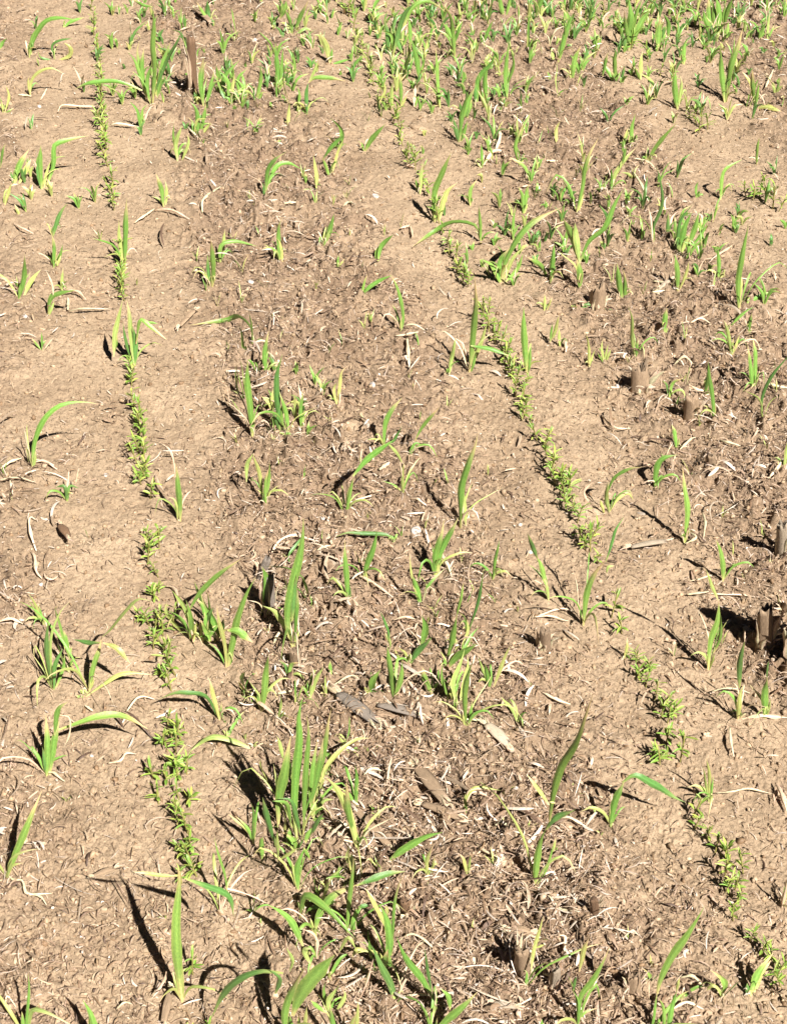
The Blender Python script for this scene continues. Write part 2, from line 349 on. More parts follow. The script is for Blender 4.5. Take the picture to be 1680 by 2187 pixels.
# ------------------------------------------------------------------ volunteer cereal shoots, each where it stands in the field
# tile | name | label | blades ;  blade = kind+width : x,y x,y ...   (read off the photograph, base first)
SHOOTS = '''
00|A|arched green shoot near the far left corner, one blade bent over to the right|g35:185,370 215,250 280,140 370,112 500,128;g26:200,350 200,260 230,180
00|A|yellowing curled seedling at the far left beside the arched shoot|k22:350,370 330,290 380,250 460,240;y34:360,372 440,350 445,300 400,268;k18:345,375 265,365 240,325
00|A|pale shoot at the far left with its blade curving over to the right|y24:190,595 200,510 250,450 330,430 410,468;y18:190,595 180,520 190,480
00|A||g28:0,310 20,270 50,240
00|A||y20:30,715 60,610 40,540;g18:30,715 90,680;y18:20,715 15,640
00|A|dark dense grass clump at the far left, right of the left sown row|g46:960,645 975,450 960,300 975,150 965,30;g36:930,605 900,450 910,300;g30:940,620 860,400 810,330;g36:990,605 1030,400 1080,260;y30:980,605 1000,520 1010,430;g28:930,600 870,350 880,250;k30:960,600 1050,400 1150,200;g34:900,570 800,530 700,513 560,525 475,570;g30:950,640 930,520 960,400
00|A||g30:890,798 870,700 820,640;g26:895,798 900,700 930,660;d18:890,795 940,690 980,660
00|A|drooping blades at the far edge left of centre above the brown stub|k38:1330,150 1310,80 1310,0;g26:965,45 900,30 830,-10;g24:1330,150 1270,60 1240,10
00|A|upright green shoot hard against the right side of the tall brown stub|g44:1285,655 1270,500 1290,350;g30:1292,650 1340,540 1400,500;g26:1300,640 1340,500 1350,450;k26:1285,640 1250,600 1230,560
00|A||g34:1400,610 1420,480 1510,380;g26:1395,610 1380,520 1360,470;g24:1410,600 1470,520 1500,500
00|A||g32:1440,630 1440,520 1390,450;y26:1445,630 1470,540 1480,460;k26:1440,630 1400,580 1380,530
00|A||g28:1525,615 1500,500 1560,430;y24:1525,615 1560,540 1600,520
00|A||g30:1610,635 1640,520 1640,400;k24:1610,635 1590,560 1560,520;g22:1610,635 1660,580
00|A|leafy pale green shoot below the brown stub at the far left|g38:1245,835 1240,700 1200,640;g32:1260,835 1290,720 1300,650;y24:1255,830 1310,800 1330,770
00|A||y34:1120,1015 1110,900 1150,790;y26:1145,1010 1190,900 1180,840;g22:1125,1000 1095,860 1100,780
00|A|broad pale blades leaning right at the left edge, upper part|g46:90,1165 120,1050 185,940;y40:115,1160 160,1080 200,1000;k24:85,1160 70,1080
00|A|shoot at the upper left with a long blade reaching flat to the right|g40:265,1180 255,1050 260,915;g38:290,1165 340,1040 345,920 400,890 560,852;k24:262,1180 240,1080 245,1000;y22:275,1170 300,1080 330,1000
00|A|pale thin shoot at the left edge beside the broad leaning blades|y26:30,1310 60,1200 80,1150;g22:5,1060 20,950 40,900;d18:70,1170 120,1160
00|A||g36:1035,1305 1020,1200 985,1095;y24:1045,1295 1052,1200 1040,1130
00|A|tall upright twin blades standing in the left sown row, upper part|g48:785,1660 790,1450 800,1250;y30:778,1655 755,1500 750,1380;g28:780,1640 760,1480
00|A||k32:330,1480 370,1370 425,1280
00|A||y28:350,1660 340,1550 330,1480;g22:365,1660 390,1580 400,1540;g22:345,1650 320,1580
00|A|shoot with one leaf bent flat to the right, left of upper centre|g32:1390,1660 1395,1550 1480,1520 1625,1550;y26:1405,1620 1410,1530 1420,1440
10|A|dark upright shoot standing in deep shade left of upper centre|g46:1335,205 1345,100 1330,-110;k30:1328,195 1312,60 1310,0;d16:1320,190 1280,110 1220,100
01|B|grass clump on the far edge left of centre|g42:110,120 140,60 150,0;g36:200,205 230,120 290,0;g30:190,230 170,130 140,60;g28:200,225 260,180 310,190;y26:190,230 160,160 110,140
01|B||g38:108,565 90,400 80,265;g28:112,565 125,420 130,300;y20:105,560 150,480
01|B||y46:425,382 400,290 355,200;g20:430,388 500,385 565,370;g20:425,382 440,300
01|B|shoot with a dark drooping leaf to the right, near the far edge|k30:280,710 275,600 290,520;g34:290,522 330,490 420,490 525,512;y22:290,520 330,440 350,380
01|B||y26:160,785 165,720 170,650
01|B|thin bent shoot with an open pointed tip, upper left of centre|g28:425,1105 390,1030 375,985;g34:375,1010 430,930 515,848;y22:435,1090 470,970 510,880
01|B|arching shoot, upper left of centre, with its blades curved both ways|g36:20,1250 30,1080 80,1000 155,955;g34:25,1210 80,1060 160,1030 245,1068;k26:15,1250 0,1150
01|B||y32:340,1205 340,1100 320,980;g30:270,1160 270,1090;y18:345,1200 300,1195 240,1200
01|B||g38:380,1545 420,1460 450,1350;y26:385,1540 430,1440
01|B||g40:725,1650 750,1560 825,1478;g30:722,1645 720,1590 740,1540
01|B||g32:110,1650 100,1450 125,1370;y28:125,1650 110,1540 90,1500;g22:115,1640 60,1560
01|B|dark bushy grass clump on the far edge near the middle|k44:800,330 790,220 765,125;k38:820,335 860,200 900,80 960,20;g32:930,310 930,200 920,100;k34:880,335 850,260 830,180;g26:805,330 830,220 850,140;k30:795,325 760,260
01|B||g36:880,170 930,60 1000,10 1070,20 1150,70;g30:885,160 900,80 930,20
01|B||g38:990,490 970,360 930,225;y26:905,440 920,350 930,255;g28:985,490 1010,400;g26:900,440 860,400
01|B||g30:872,650 870,550 860,450;y20:870,650 910,600
01|B||y30:812,680 815,570 832,485;g20:812,680 780,640
01|B|cream dead stem standing beside green shoots near the far middle|d34:955,645 958,590 965,535;g18:960,645 985,600
01|B||g30:1120,660 1105,530 1100,400 1088,295;y20:1118,655 1095,600
01|B||g38:1215,385 1195,230 1180,100 1120,15;g36:1205,260 1160,180 1130,140;g28:1195,300 1230,200 1260,130
01|B||g34:1260,735 1300,630 1340,540;k36:1280,730 1290,620 1270,560;g30:1290,720 1320,620;k30:1262,735 1240,640
01|B||g42:1350,640 1360,500 1440,400 1462,325;k32:1345,640 1340,520
01|B||g38:1410,635 1400,500 1420,415;g28:1405,635 1370,560
01|B|tangled dark green shoot near the far centre casting a deep shadow|g36:1240,885 1255,720 1300,560;k34:1235,885 1200,740;g28:1250,880 1290,760
01|B||g34:1545,612 1530,480 1550,255;g26:1525,560 1580,410 1560,300;k24:1540,610 1500,520
01|B||g36:1520,95 1500,30 1490,-40;g30:1530,95 1550,20 1560,-40
01|B||g26:1385,265 1440,150 1470,120;g22:1385,265 1370,190
01|B||g30:1622,1045 1590,930 1640,778;y18:1622,1040 1650,980
01|B||g22:1385,1050 1380,960 1375,900;y14:1385,1050 1340,1010
01|B|large pale green shoot near the middle row, upper centre, one blade far right|g46:1088,1390 1080,1220 1130,1090 1190,960;y40:1110,1380 1150,1230 1225,1145;g30:1075,1385 1080,1200 1060,1180;y22:1100,1380 1130,1290
01|B||y30:990,1210 1000,1100 1010,1018;g20:985,1200 960,1120
01|B||g32:1310,1285 1310,1200 1350,1130;y20:1312,1285 1280,1220
01|B||g26:1375,1510 1370,1400 1360,1290;g38:1380,1510 1345,1425 1200,1398 1080,1460 945,1555
01|B|big spreading shoot right of upper centre, its long leaf arching up right|g50:1500,1765 1530,1640 1600,1500 1700,1400 1820,1330 1880,1300;g42:1500,1765 1500,1640 1560,1560;g40:1505,1765 1450,1680 1380,1630;y34:1510,1765 1570,1640 1640,1560;k30:1495,1765 1480,1640;g30:1515,1765 1600,1700 1640,1600
01|B||g32:1640,1350 1640,1250 1610,1175;y22:1640,1350 1670,1280
01|B||g26:1580,1490 1580,1380 1600,1300
02|C||y30:50,165 55,80 50,0;g20:55,120 150,40
02|C||g40:230,385 260,290 290,200 335,85;y28:215,380 190,300;g26:240,380 280,240 270,115
02|C||g40:325,500 340,380 382,285;y22:325,500 310,440
02|C|tallest bright green clump on the far edge, right of centre|g58:680,310 680,200 690,100 680,-20;g50:690,305 760,140 825,55;g40:675,300 720,100 765,-10;k36:670,310 640,200;g30:685,310 650,60
02|C||g36:605,500 590,400 600,300;g30:515,480 530,400 550,330;k28:630,490 655,410;g28:600,500 540,430 510,400;g30:615,500 570,450
02|C||g56:872,310 870,200 880,105;g34:930,240 930,150 900,85;g30:880,305 915,200;k26:865,305 850,220
02|C|dense bright grass tuft on the far edge near the right corner|g48:1215,200 1190,100 1180,-20;g48:1240,200 1250,90 1230,-20;g40:1275,180 1300,80 1335,-10;g36:1210,195 1160,110 1150,60;y30:1260,195 1290,110;g36:1230,200 1220,80 1210,0
02|C|tall forked green shoot near the far right corner, tip leaning right|g40:1290,620 1265,450 1255,275;g48:1300,615 1320,420 1370,280 1402,175;y30:1290,620 1300,520;k24:1295,615 1310,470
02|C|small upright shoot right of the far centre, on a pale stem|g44:990,665 970,530 980,435;y28:992,665 1010,540 1000,470
02|C|shoot at the far right with a cream leaf lying flat beside it|g38:1480,655 1460,540 1458,435;y38:1485,655 1550,672 1645,705;g24:1482,650 1500,520
02|C||y22:1555,240 1560,150 1570,75;g16:1555,240 1600,150
02|C||g32:1030,400 1030,300 1052,245;y22:1028,400 1010,340
02|C||y30:760,480 760,370 772,315;g26:755,480 720,430
02|C||g32:705,915 700,820 722,715;y22:700,910 680,850
02|C|forked pale green shoot right of upper centre, long blade to the right|g28:572,1215 570,1100 570,1055;y36:576,1200 590,1110 650,1020 735,925;g24:640,1040 650,980 665,920
02|C||g34:790,1030 830,960 890,870 985,775;y20:790,1030 790,950
02|C|thin dark blade bowed to the left, on a cream stem, upper right|k26:840,1560 830,1450 885,1310 890,1215 870,1100 850,1045;d22:835,1560 820,1380 800,1290
02|C||g32:350,1345 390,1180 400,1060 430,960 485,865;y22:355,1340 400,1220
02|C||y26:230,915 225,820 250,760
02|C||g32:1265,1230 1270,1130 1300,1060 1395,1005;y22:1260,1225 1280,1110
02|C||g24:1490,1010 1490,930 1503,865
02|C||g20:1110,1250 1105,1180 1120,1140
02|C|broad V shaped green shoot, upper right, with one leaf reaching far right|g62:370,1660 320,1480 268,1375;y48:372,1660 350,1500 340,1400;g42:375,1650 430,1520 530,1430 590,1290 645,1195;g50:375,1812 370,1700 350,1600
02|C|wide leafy clump at the right, upper part, of dark and pale blades|g46:1000,1600 1030,1440 1082,1335;g42:1055,1560 1100,1430 1122,1335;g28:1070,1560 1120,1500 1175,1415;k28:990,1600 1000,1400 1085,1285;y30:1010,1600 1060,1480;g30:1040,1590 980,1500
12|C|tallest single upright blade near the right edge, upper part|g44:1375,355 1370,200 1385,60 1435,-200;y24:1378,350 1390,200 1385,100;k20:1370,350 1360,220
02|C||g30:20,1345 40,1200 60,1150
10|A|upright pale pair of blades at the left edge, upper middle|g42:120,280 150,150 160,-10;y34:150,260 200,160 262,88;g24:118,280 130,180
10|A|shoot at the left with one leaf bent level to the right, upper middle|g38:305,378 320,280 380,240 485,218;y22:305,378 345,290;d18:340,280 330,180 290,90
10|A||y24:395,230 395,150 402,75
10|A||g28:340,75 345,-60 330,-130;y20:345,75 390,0
10|A||g16:265,585 265,485;g16:262,582 200,520;d14:268,585 340,520
10|A|shoot with two long folded-over blades and pale bends, standing in the left row|y40:720,640 725,500 750,380 780,268;y40:848,680 830,540 820,400 800,275;k40:848,680 855,560 840,440;g30:860,560 885,410 950,450 1055,535;g24:720,635 745,500;k26:845,670 800,560 780,420;g22:890,420 940,425 1000,430
10|A|lone arched green shoot on bare soil at the left edge, middle part|g42:205,1340 220,1180 280,1030 370,950 480,930 610,940;d26:200,1330 175,1200 145,1065;y26:207,1340 230,1230
10|A|small dark weedy seedling near the left edge, middle part|k28:420,1540 412,1460 350,1465;k26:425,1540 440,1460 500,1470;k24:425,1540 420,1450;d22:415,1500 440,1350;d20:480,1440 500,1340
10|A|green shoot just right of the left sown row, middle part|g46:1135,1650 1130,1500 1110,1310;y22:1120,1650 1105,1550 1060,1528;d18:1110,1400 1080,1240 1010,1180
10|A|slim upright blade beside the dark clump, left of centre|g50:1590,1125 1580,950 1560,800 1565,640;y22:1592,1120 1605,1020
10|B||g36:1675,770 1670,620 1695,480;y20:1672,765 1660,650
10|A|yellowish shoot folded over in a narrow arch, left of centre|y32:1555,1430 1560,1320 1595,1255;y32:1650,1530 1640,1380 1598,1258;g30:1665,1540 1690,1440 1700,1300
11|B|dark green clump of upright blades, left of centre|k46:110,1110 90,900 90,750 125,625;g34:160,1120 150,1000 110,860;k28:90,1080 110,950;g26:130,1115 120,980 150,900;k26:105,1110 60,980
11|B|withered yellow drooping leaves just below the dark green clump|d30:150,1150 180,1200 215,1290;y30:140,1150 120,1230 108,1330;d24:150,1150 160,1260;g22:140,1150 80,1200
11|B||g34:245,1080 240,980 256,862;y20:247,1080 262,980
11|B|small straw coloured shoot near the centre with a green tip|y24:475,945 450,850 470,800;y26:470,935 490,800 500,740 535,698;d20:478,945 490,860
11|B|pair of bent green blades on bare soil above the centre|g32:618,290 650,220 720,170 812,118;g20:620,285 640,180 662,115;k20:615,290 600,270
11|B|thin sickle shaped blade hanging on bare soil above the centre|g28:870,490 885,400 870,300 840,200 803,125;y22:872,490 875,380
11|B|long blade bent left with a dark tip, near the centre|g40:765,1215 775,1070 810,980 882,895;k22:770,1200 830,1160 880,1070
11|B|big slanting leaf rising to the right from a thin stem, centre|y22:520,1640 540,1500 570,1390;g48:568,1395 650,1300 760,1210 830,1160;g26:520,1640 560,1450 575,1400
11|B||g28:960,1170 1010,1080 1115,955;g24:910,1290 960,1190 1015,1208
11|B|yellow green stem with withered crossed leaves, right of centre|y26:880,1510 880,1400 892,1300;y24:880,1310 840,1240 785,1185;d20:878,1400 860,1280
11|B|tall bright single blade standing right of the centre on bare soil|g56:1245,1700 1250,1480 1290,1330 1340,1200 1358,1120;y32:1280,1680 1270,1500;d20:1245,1700 1270,1560
11|B|tall green shoot at the middle sown row with arms on both sides|g50:1300,740 1320,580 1330,400 1340,300 1340,135;y32:1310,710 1370,560 1415,425;g34:1310,572 1430,590 1560,635;d18:1290,710 1270,620 1240,525;g28:1305,735 1345,620
11|B|straw coloured broken shoot beside the tall shoot at the middle row|y34:1170,760 1190,650 1215,525;d18:1215,525 1260,560 1285,640
11|C|stout upright pair of blades right of the middle row, upper centre|g50:1665,730 1650,550 1642,325;g28:1672,730 1690,560;k26:1660,725 1655,500
11|B||g20:470,90 478,0;y18:470,90 520,20
11|B||g22:20,1570 20,1450 42,1335;k18:20,1565 0,1500
12|C||g42:185,160 200,50 212,-70;g40:170,120 120,60 45,15;k24:185,160 220,60
12|C||y22:150,340 152,250;y16:160,340 200,260
12|C|stout pale tipped shoot in a gap of the litter, right, upper part|g46:645,285 620,180 608,50;g38:655,285 655,150 642,85;y24:640,280 610,200
12|C||g40:990,225 990,100 970,-10;y24:995,222 1040,120 1060,40
12|C||g30:1245,160 1250,60 1240,-50;y20:1250,160 1290,90
12|C||g32:1420,330 1480,270 1595,225;y18:1420,330 1440,260
12|C||g40:905,505 905,420 920,330;y16:905,505 930,450
12|C|dark flat leaf lying in front of a stub, right, upper part|k36:330,345 430,310 500,340 575,345
12|C||y28:185,550 220,470 245,370;y22:250,560 240,460;g18:185,550 200,430
12|C||y32:725,640 700,520 700,400 678,325;g24:725,640 740,520
12|C||y24:435,690 425,560 403,475;y16:430,680 470,590
12|C||y20:530,660 510,580 520,520;y18:532,660 570,590;g16:528,660 480,610;y16:530,655 550,560
12|C||y30:1325,635 1310,510 1278,405;y22:1330,630 1380,500;g18:1327,635 1340,520
12|C|upright leafy shoot near the right edge in thick litter|g36:1460,865 1450,700 1428,565;g36:1478,850 1480,650 1468,525;y24:1465,865 1500,740
12|C|thin dark blade leaning right over the litter at the right edge|k26:1525,1045 1520,900 1580,760 1690,630;y20:1525,1045 1510,940
12|C|slender blade with a brown tip standing in thick litter, right side|g34:1220,1030 1210,900 1190,780 1183,675;y20:1222,1030 1225,920
12|C||g28:935,900 960,810 1025,775;k20:935,895 920,820 890,790
12|C||g30:985,1200 970,1120 948,1065;y16:985,1200 1000,1150
12|C||y32:1655,1365 1675,1250 1690,1130;y18:1655,1365 1620,1300
12|C|single wide olive leaf curved to the right over black shade|g46:850,1450 855,1340 900,1280 985,1258
12|C|pale shoot with arching feathery blades, right of the middle row|y36:560,1620 540,1520 552,1425;g26:540,1510 590,1400 680,1350 765,1338;y24:530,1620 500,1540;d24:430,1560 400,1490 465,1415
12|C|tall thin blade standing alone right of the middle row|g42:1035,1800 1050,1620 1030,1450 1018,1330;y20:1035,1800 1060,1700;d16:1035,1800 1010,1740
20|A|dark shoot with a cream tip at the left edge, lower middle|k40:328,1120 300,950 300,820 312,685;k34:340,1120 350,980 395,880;y24:330,1100 320,820 380,650 445,585;g26:345,1110 400,1000 410,900
20|A|pale upright blade with leaves drooping down on both sides, left|g44:560,1130 590,1000 630,870 645,790;k38:635,835 560,835 465,815;y40:650,835 740,870 825,965;y28:645,800 700,750 780,650 870,565 965,582;y22:560,1125 600,1060
20|A||y36:530,1160 650,1100 780,1040 960,1040;g22:530,1160 480,1170
20|A|leafy shoot on bare soil at the left with a long leaf arching right|g50:290,1650 300,1450 290,1285;g50:305,1640 350,1430 380,1320;g40:345,1420 370,1260 432,1205;g52:360,1390 500,1340 620,1300 760,1300 930,1392;d18:380,1290 440,1310 440,1420 400,1500;k26:288,1645 270,1480
20|A|shoot whose dark leaf lies level across the left row, lower middle|y34:1385,1305 1350,1180 1320,1055;k38:1380,1290 1300,1165 1180,1140 1100,1150 1000,1195;y18:1385,1300 1400,1200
20|A|shoot with a bright leaf arching right out of black shade|d24:1215,810 1200,690 1188,590;g44:1190,640 1270,510 1390,390 1520,305;y20:1215,810 1240,700
20|A||g30:1290,810 1340,765 1385,715;g24:1300,800 1290,640;y24:1280,810 1260,700;y20:1290,805 1320,680
20|A|tall bright shoot left of centre with wide leaf low on its right|y34:1425,975 1420,860 1380,700 1368,595;g54:1432,970 1470,830 1490,700 1540,560 1612,425;g62:1435,760 1500,765 1595,835;g26:1440,960 1470,880
20|A|bright double shoot left of centre with a thin cream side leaf|y20:1645,1260 1640,1180 1575,1085;g50:1652,1260 1670,1100 1690,890;g28:1650,1255 1620,1140
20|A|flat pale leaf held low to the right of the left row|y50:1600,1500 1560,1490 1430,1440 1330,1430 1240,1485 1190,1530
21|B|tallest shoot left of centre with broad white-tipped side leaf|g68:190,870 160,700 190,500 230,330 250,200 257,50;g40:200,865 210,700 222,480;y46:180,830 140,730 80,640 0,605;k40:185,700 200,560 215,400;y26:195,865 235,740
21|B|upright blade with a long cream tip, centre|g42:545,590 530,450 520,330 518,185;k26:545,590 550,470
21|B|upright bright blade near the centre, right of the cream-tipped one|g46:630,440 660,330 700,220 722,125;y22:632,440 660,370
21|B||k30:830,200 790,158 620,150 530,142 450,172
21|B|twin blades leaning right beside a dark hollow, right of centre|g46:1082,410 1090,280 1130,140 1142,65;g46:1105,400 1115,285 1170,170 1232,45;y22:1085,410 1110,330
21|B||g40:1002,600 970,500 938,395;y22:1000,600 940,400 925,265
21|B||g28:1448,425 1470,290 1492,195;y16:1448,425 1470,360
21|B|long slender blade with a hair thin tip, right of centre|g52:1165,965 1190,830 1222,670;g22:1220,680 1240,580 1268,455;y22:1170,960 1200,880
21|B|thin wiry dark blade leaning right, right of centre|k26:1285,780 1350,600 1372,500 1388,390;y26:1290,780 1330,850 1350,790
21|B||g56:1160,1000 1230,920 1350,845;g22:1160,1000 1140,930
21|B|neat V shaped pair of bright blades in the middle of the picture|g46:825,1230 800,1000 790,860;g42:828,1225 870,1050 878,955;y24:800,880 800,830 770,770;k20:800,830 790,760 738,635
21|B||k50:918,990 970,900 1065,805;y24:915,985 850,920 830,860
21|B||g46:1068,1175 1030,1080 1005,985;g20:1100,1100 1110,1000;d18:1068,1175 1100,1140
21|B|upright green shoot beside a looped shadow, lower right of centre|g46:1280,1385 1270,1180 1290,1050 1322,950;g26:1300,1370 1320,1200;y22:1275,1385 1260,1280
21|B|short shoot with a blade flung to the right, right of centre|g38:1440,1130 1410,1030 1398,955;y32:1450,1120 1500,1000 1565,850;y26:1430,1110 1390,1020 1360,930
21|B||y42:290,1200 330,1080 385,985;d18:300,1150 320,1040 300,960
21|B|tallest mass of bright blades left of the lower centre|g76:100,1980 110,1800 150,1560 185,1430;g64:215,2060 200,1860 210,1700 240,1440 230,1290 250,1175;g50:300,1870 340,1700 385,1430;g44:260,2040 270,1700 290,1420 275,1290;g40:320,1850 400,1400 435,1250;g30:95,2000 90,1760 70,1600;k34:240,2050 190,1840 100,1815;g58:240,2115 180,2090 165,2000;y24:225,2100 190,1960;g36:180,2000 150,1850 60,1830;y28:130,1570 110,1480 90,1420
21|B||y26:565,1560 520,1480 478,1425
21|B||y24:1612,1340 1560,1240 1500,1180
22|C||g40:1280,430 1270,300 1228,175;y22:1280,430 1290,320
22|C|slim shoot with a long wiry tip curving up to the right|g46:398,705 420,540 480,400 542,318;k22:535,325 580,200 600,120 655,45;y20:540,400 550,360 590,350;d16:380,690 355,500 335,370
22|C||g38:155,450 130,350 98,295;k38:105,305 70,220 43,145;y26:180,550 160,440
22|C|tall narrow blade joined to a thin bent one, right side|g48:1188,980 1200,820 1240,700 1252,560;g28:1215,900 1255,800 1262,660;y26:1245,570 1210,490 1168,375;y22:1190,980 1220,900
22|C|slender spear shaped shoot near the right edge, lower middle|k44:1378,1120 1380,960 1412,815;y38:1375,1290 1380,1180 1400,1100;d16:1410,830 1412,760
22|C|short upright pointed shoot near the right edge, lower middle|g54:1545,1295 1540,1180 1552,1050;k14:1548,1060 1560,950;y22:1548,1295 1575,1190
22|C|cream green leaf lying flat at the right edge|d44:1385,1280 1500,1288 1600,1300 1700,1312
22|C||y26:655,920 670,860 668,795
32|C|very tall slanting blade, lower right, over a bent dark lower leaf|g62:180,360 200,220 260,20 340,-130 400,-290 467,-430;g52:88,770 100,620 125,480 160,400;k46:160,405 210,340 345,275;y30:180,250 110,150 38,55;y18:185,230 220,240;g22:100,760 160,660 215,480
32|C||y28:1200,190 1190,60 1165,-50;y20:1195,190 1160,70 1140,0;g18:1200,190 1215,60
30|A|single slanting blade at the left edge on bare soil, lower part|g54:40,700 100,560 180,370 267,160;y20:45,695 80,630 155,612;y22:42,700 80,590
30|A|tall upright ribbon blade standing alone at the lower left|g74:1145,1455 1128,1280 1115,1000 1128,800 1135,690 1122,580;y26:1130,700 1000,690 840,668;k46:1165,710 1300,760 1440,830 1475,950;d30:1050,1300 1030,1370 955,1475;y30:1140,1450 1090,1290;y26:1148,1450 1150,1250;d24:1100,1400 1060,1360
30|A|wiry dry bent stems right of the tall ribbon blade, lower left|g20:1435,800 1410,640 1355,450;d18:1390,930 1390,800 1450,780 1600,830 1690,872
30|A|shoot cut by the bottom edge at the left with pale side leaf|g26:155,1700 180,1450 187,1305;g28:155,1700 140,1550;y40:165,1680 200,1560 300,1560 480,1650;g24:160,1700 175,1600
30|A|broad yellow-green blades rising from the bottom edge, left|g66:620,1800 590,1600 525,1480;g34:640,1780 640,1640;y34:600,1800 570,1640 560,1580
31|B|shoot of many bright blades in deep shade, lower left of centre|g48:225,815 215,640 262,510;g40:270,490 290,430 335,380;k38:300,440 340,360 385,300;y20:225,810 180,590;y28:95,610 95,500 90,410;k48:85,510 40,380 0,200;y24:100,600 160,560 225,520;g26:260,520 300,600
31|B|upright cluster with a folded leaf tip behind the dead stalk|g50:320,345 310,180 320,0 345,-160;y38:318,345 350,100 345,-60;y18:320,340 340,220;y26:330,310 380,230 450,210
31|B|yellow striped blade leaning left at the lower centre|y58:600,540 560,370 460,150 388,65;g46:590,530 540,300 530,95;g30:605,530 590,400;y18:398,80 375,110 360,160
31|B||g32:585,280 590,100 580,0;y20:590,280 600,120
31|B|long dark arching leaf crossing the lower centre|g58:325,1070 360,940 440,840 600,755;k54:590,760 640,740 760,690 900,668;y20:330,1070 300,960
31|B|long bright leaf reaching right, lower right of centre|g58:790,610 870,540 1000,470 1135,425;d30:700,660 760,600 820,600;g14:790,610 820,570
31|B||y32:1040,715 1035,600 1080,480;y24:1060,700 1085,560;g20:1040,710 1020,600
31|B|upright pair with one dark wide side leaf, lower centre|g36:530,1075 545,900 560,780 572,580;g46:560,1080 580,950 610,890;k34:600,900 640,885 680,890;y20:540,1070 520,960
31|B|tall pale blade with a yellowed left arm, lower centre|g60:785,1280 805,1130 790,1000 738,870;y36:790,1050 720,900 645,770;g24:815,1150 830,900 885,685;y28:790,1280 820,1100
31|B|dark green pointed leaf leaning left to the ground, lower centre|k56:835,1510 810,1390 740,1250 680,1145;y22:838,1510 820,1430 790,1380
31|B|cream hooped leaf with a green base, lower left of centre|g52:255,1140 180,980 38,875;d38:340,1230 330,1080 250,1030;g24:260,1200 300,1150 350,1230;y26:260,1230 280,1180 320,1240;y30:480,1180 540,1090 590,1160
31|B|broad shoot with a long pale tip leaning left, bottom centre|g52:1075,1470 1000,1350 930,1250 840,1095;k26:1065,1450 1040,1280 1018,1150;d30:1090,1560 1085,1440 1100,1350
31|B|bright wide leaf springing right from the bottom edge, right of centre|g64:1060,1700 1200,1560 1355,1425;g40:1180,1540 1170,1450 1120,1400;g34:1070,1690 1100,1590
31|B|widest leaf of all, a bright green blade rising from the bottom edge|g112:190,1580 260,1400 380,1270 455,1195;g58:150,1760 140,1560 205,1400 265,1290;k44:80,1440 105,1340 40,1285;y32:250,1740 280,1520;g28:220,1740 230,1560;k52:130,1310 -40,1300 -200,1380 -325,1580;g50:190,1740 170,1560;y26:170,1300 190,1230 150,1150;y34:300,1250 260,1160 320,1160
31|B||y30:580,1760 600,1550 600,1480;d24:600,1490 650,1380 698,1220;g42:470,1780 430,1560 418,1485;g30:420,1560 370,1540 300,1478;y36:520,1780 560,1640 590,1560
31|B||y30:1292,715 1270,600 1235,555;y20:1290,715 1310,560
31|B|pale shoot combed over to the right on the open soil, lower right|y30:1275,300 1280,200 1350,140 1500,158;d22:1280,240 1330,170 1470,230;d16:1280,250 1300,160 1430,140
31|B||y28:400,800 440,700 510,640
32|C|short shoot with a dark leaf arched over to the right row|g52:570,365 590,240 655,95;k54:640,110 720,60 840,120 960,195 1030,222;y20:570,360 560,250
32|C||y26:200,600 222,450
32|C||g24:30,1420 40,1310 20,1290;y32:65,1310 90,1130 142,950;y20:90,1150 150,1130
32|C|forked shoot with a pale tip at the bottom, right side|g26:360,1640 370,1500 325,1420;g44:365,1630 380,1470 460,1350 562,1150;y36:370,1300 400,1160 430,1080;k22:330,1420 350,1330;g20:365,1620 400,1560 480,1530
32|C|long straight blade leaning right at the bottom right|g22:810,1720 850,1500 865,1420;g62:860,1440 880,1360 960,1200 1060,1050 1165,890;g28:890,1720 900,1540 860,1450;g42:920,1720 950,1540 985,1420;y22:980,1430 1000,1340
32|C||g30:1010,1450 1110,1400 1170,1395;y28:1170,1420 1210,1390 1270,1430
32|C|stout cream shoot cut by the right edge, lower part|d36:1655,865 1670,760 1690,690
32|C||g24:130,1680 135,1600
'''
ENTRY = []
for ln in SHOOTS.strip().split('\n'):
    t, _, lab, bl = ln.split('|')
    bs = []
    for b in bl.split(';'):
        k, pts = b.split(':'); bs.append((k[0], float(k[1:]), [tp(t, *map(float, q.split(','))) for q in pts.split()]))
    ENTRY.append((lab, bs))

LABELS = {}
ORD = ['', 'first', 'second', 'third', 'fourth', 'fifth', 'sixth', 'seventh', 'eighth', 'ninth', 'tenth', 'eleventh', 'twelfth', 'thirteenth', 'fourteenth', 'fifteenth', 'sixteenth', 'seventeenth', 'eighteenth', 'nineteenth', 'twentieth']
PEND = []          # (object, descriptive words, px, py) : labelled later, by zone and rank
BANDS = ((270, 'far edge'), (560, 'upper part'), (960, 'upper middle'), (1400, 'middle'), (1780, 'lower middle'), (9999, 'nearest part'))
def zone(px, py):
    P = ground(px, min(py, 2186)); s = float(lat(P.x, P.y))
    b = [n for y, n in BANDS if py < y][0]
    c = 'left of left row' if s < .0 else 'left-centre strip' if s < .5 else 'right-centre strip' if s < 1.0 else 'right of middle row' if s < 1.45 else 'right side'
    return c, b
def finish_labels():
    zs = {}
    for o, d, px, py in PEND: zs.setdefault((zone(px, py), d), []).append((px, py, o))
    for ((c, b), d), L in zs.items():
        L.sort(key=lambda q: (q[0]))
        for i, (px, py, o) in enumerate(L):
            s = '%s, %s, %s' % (d, c, b)
            if len(L) > 1: s += ', ' + (ORD[i + 1] + ' from left' if i < 20 else '%dth from left' % (i + 1))
            o['label'] = s

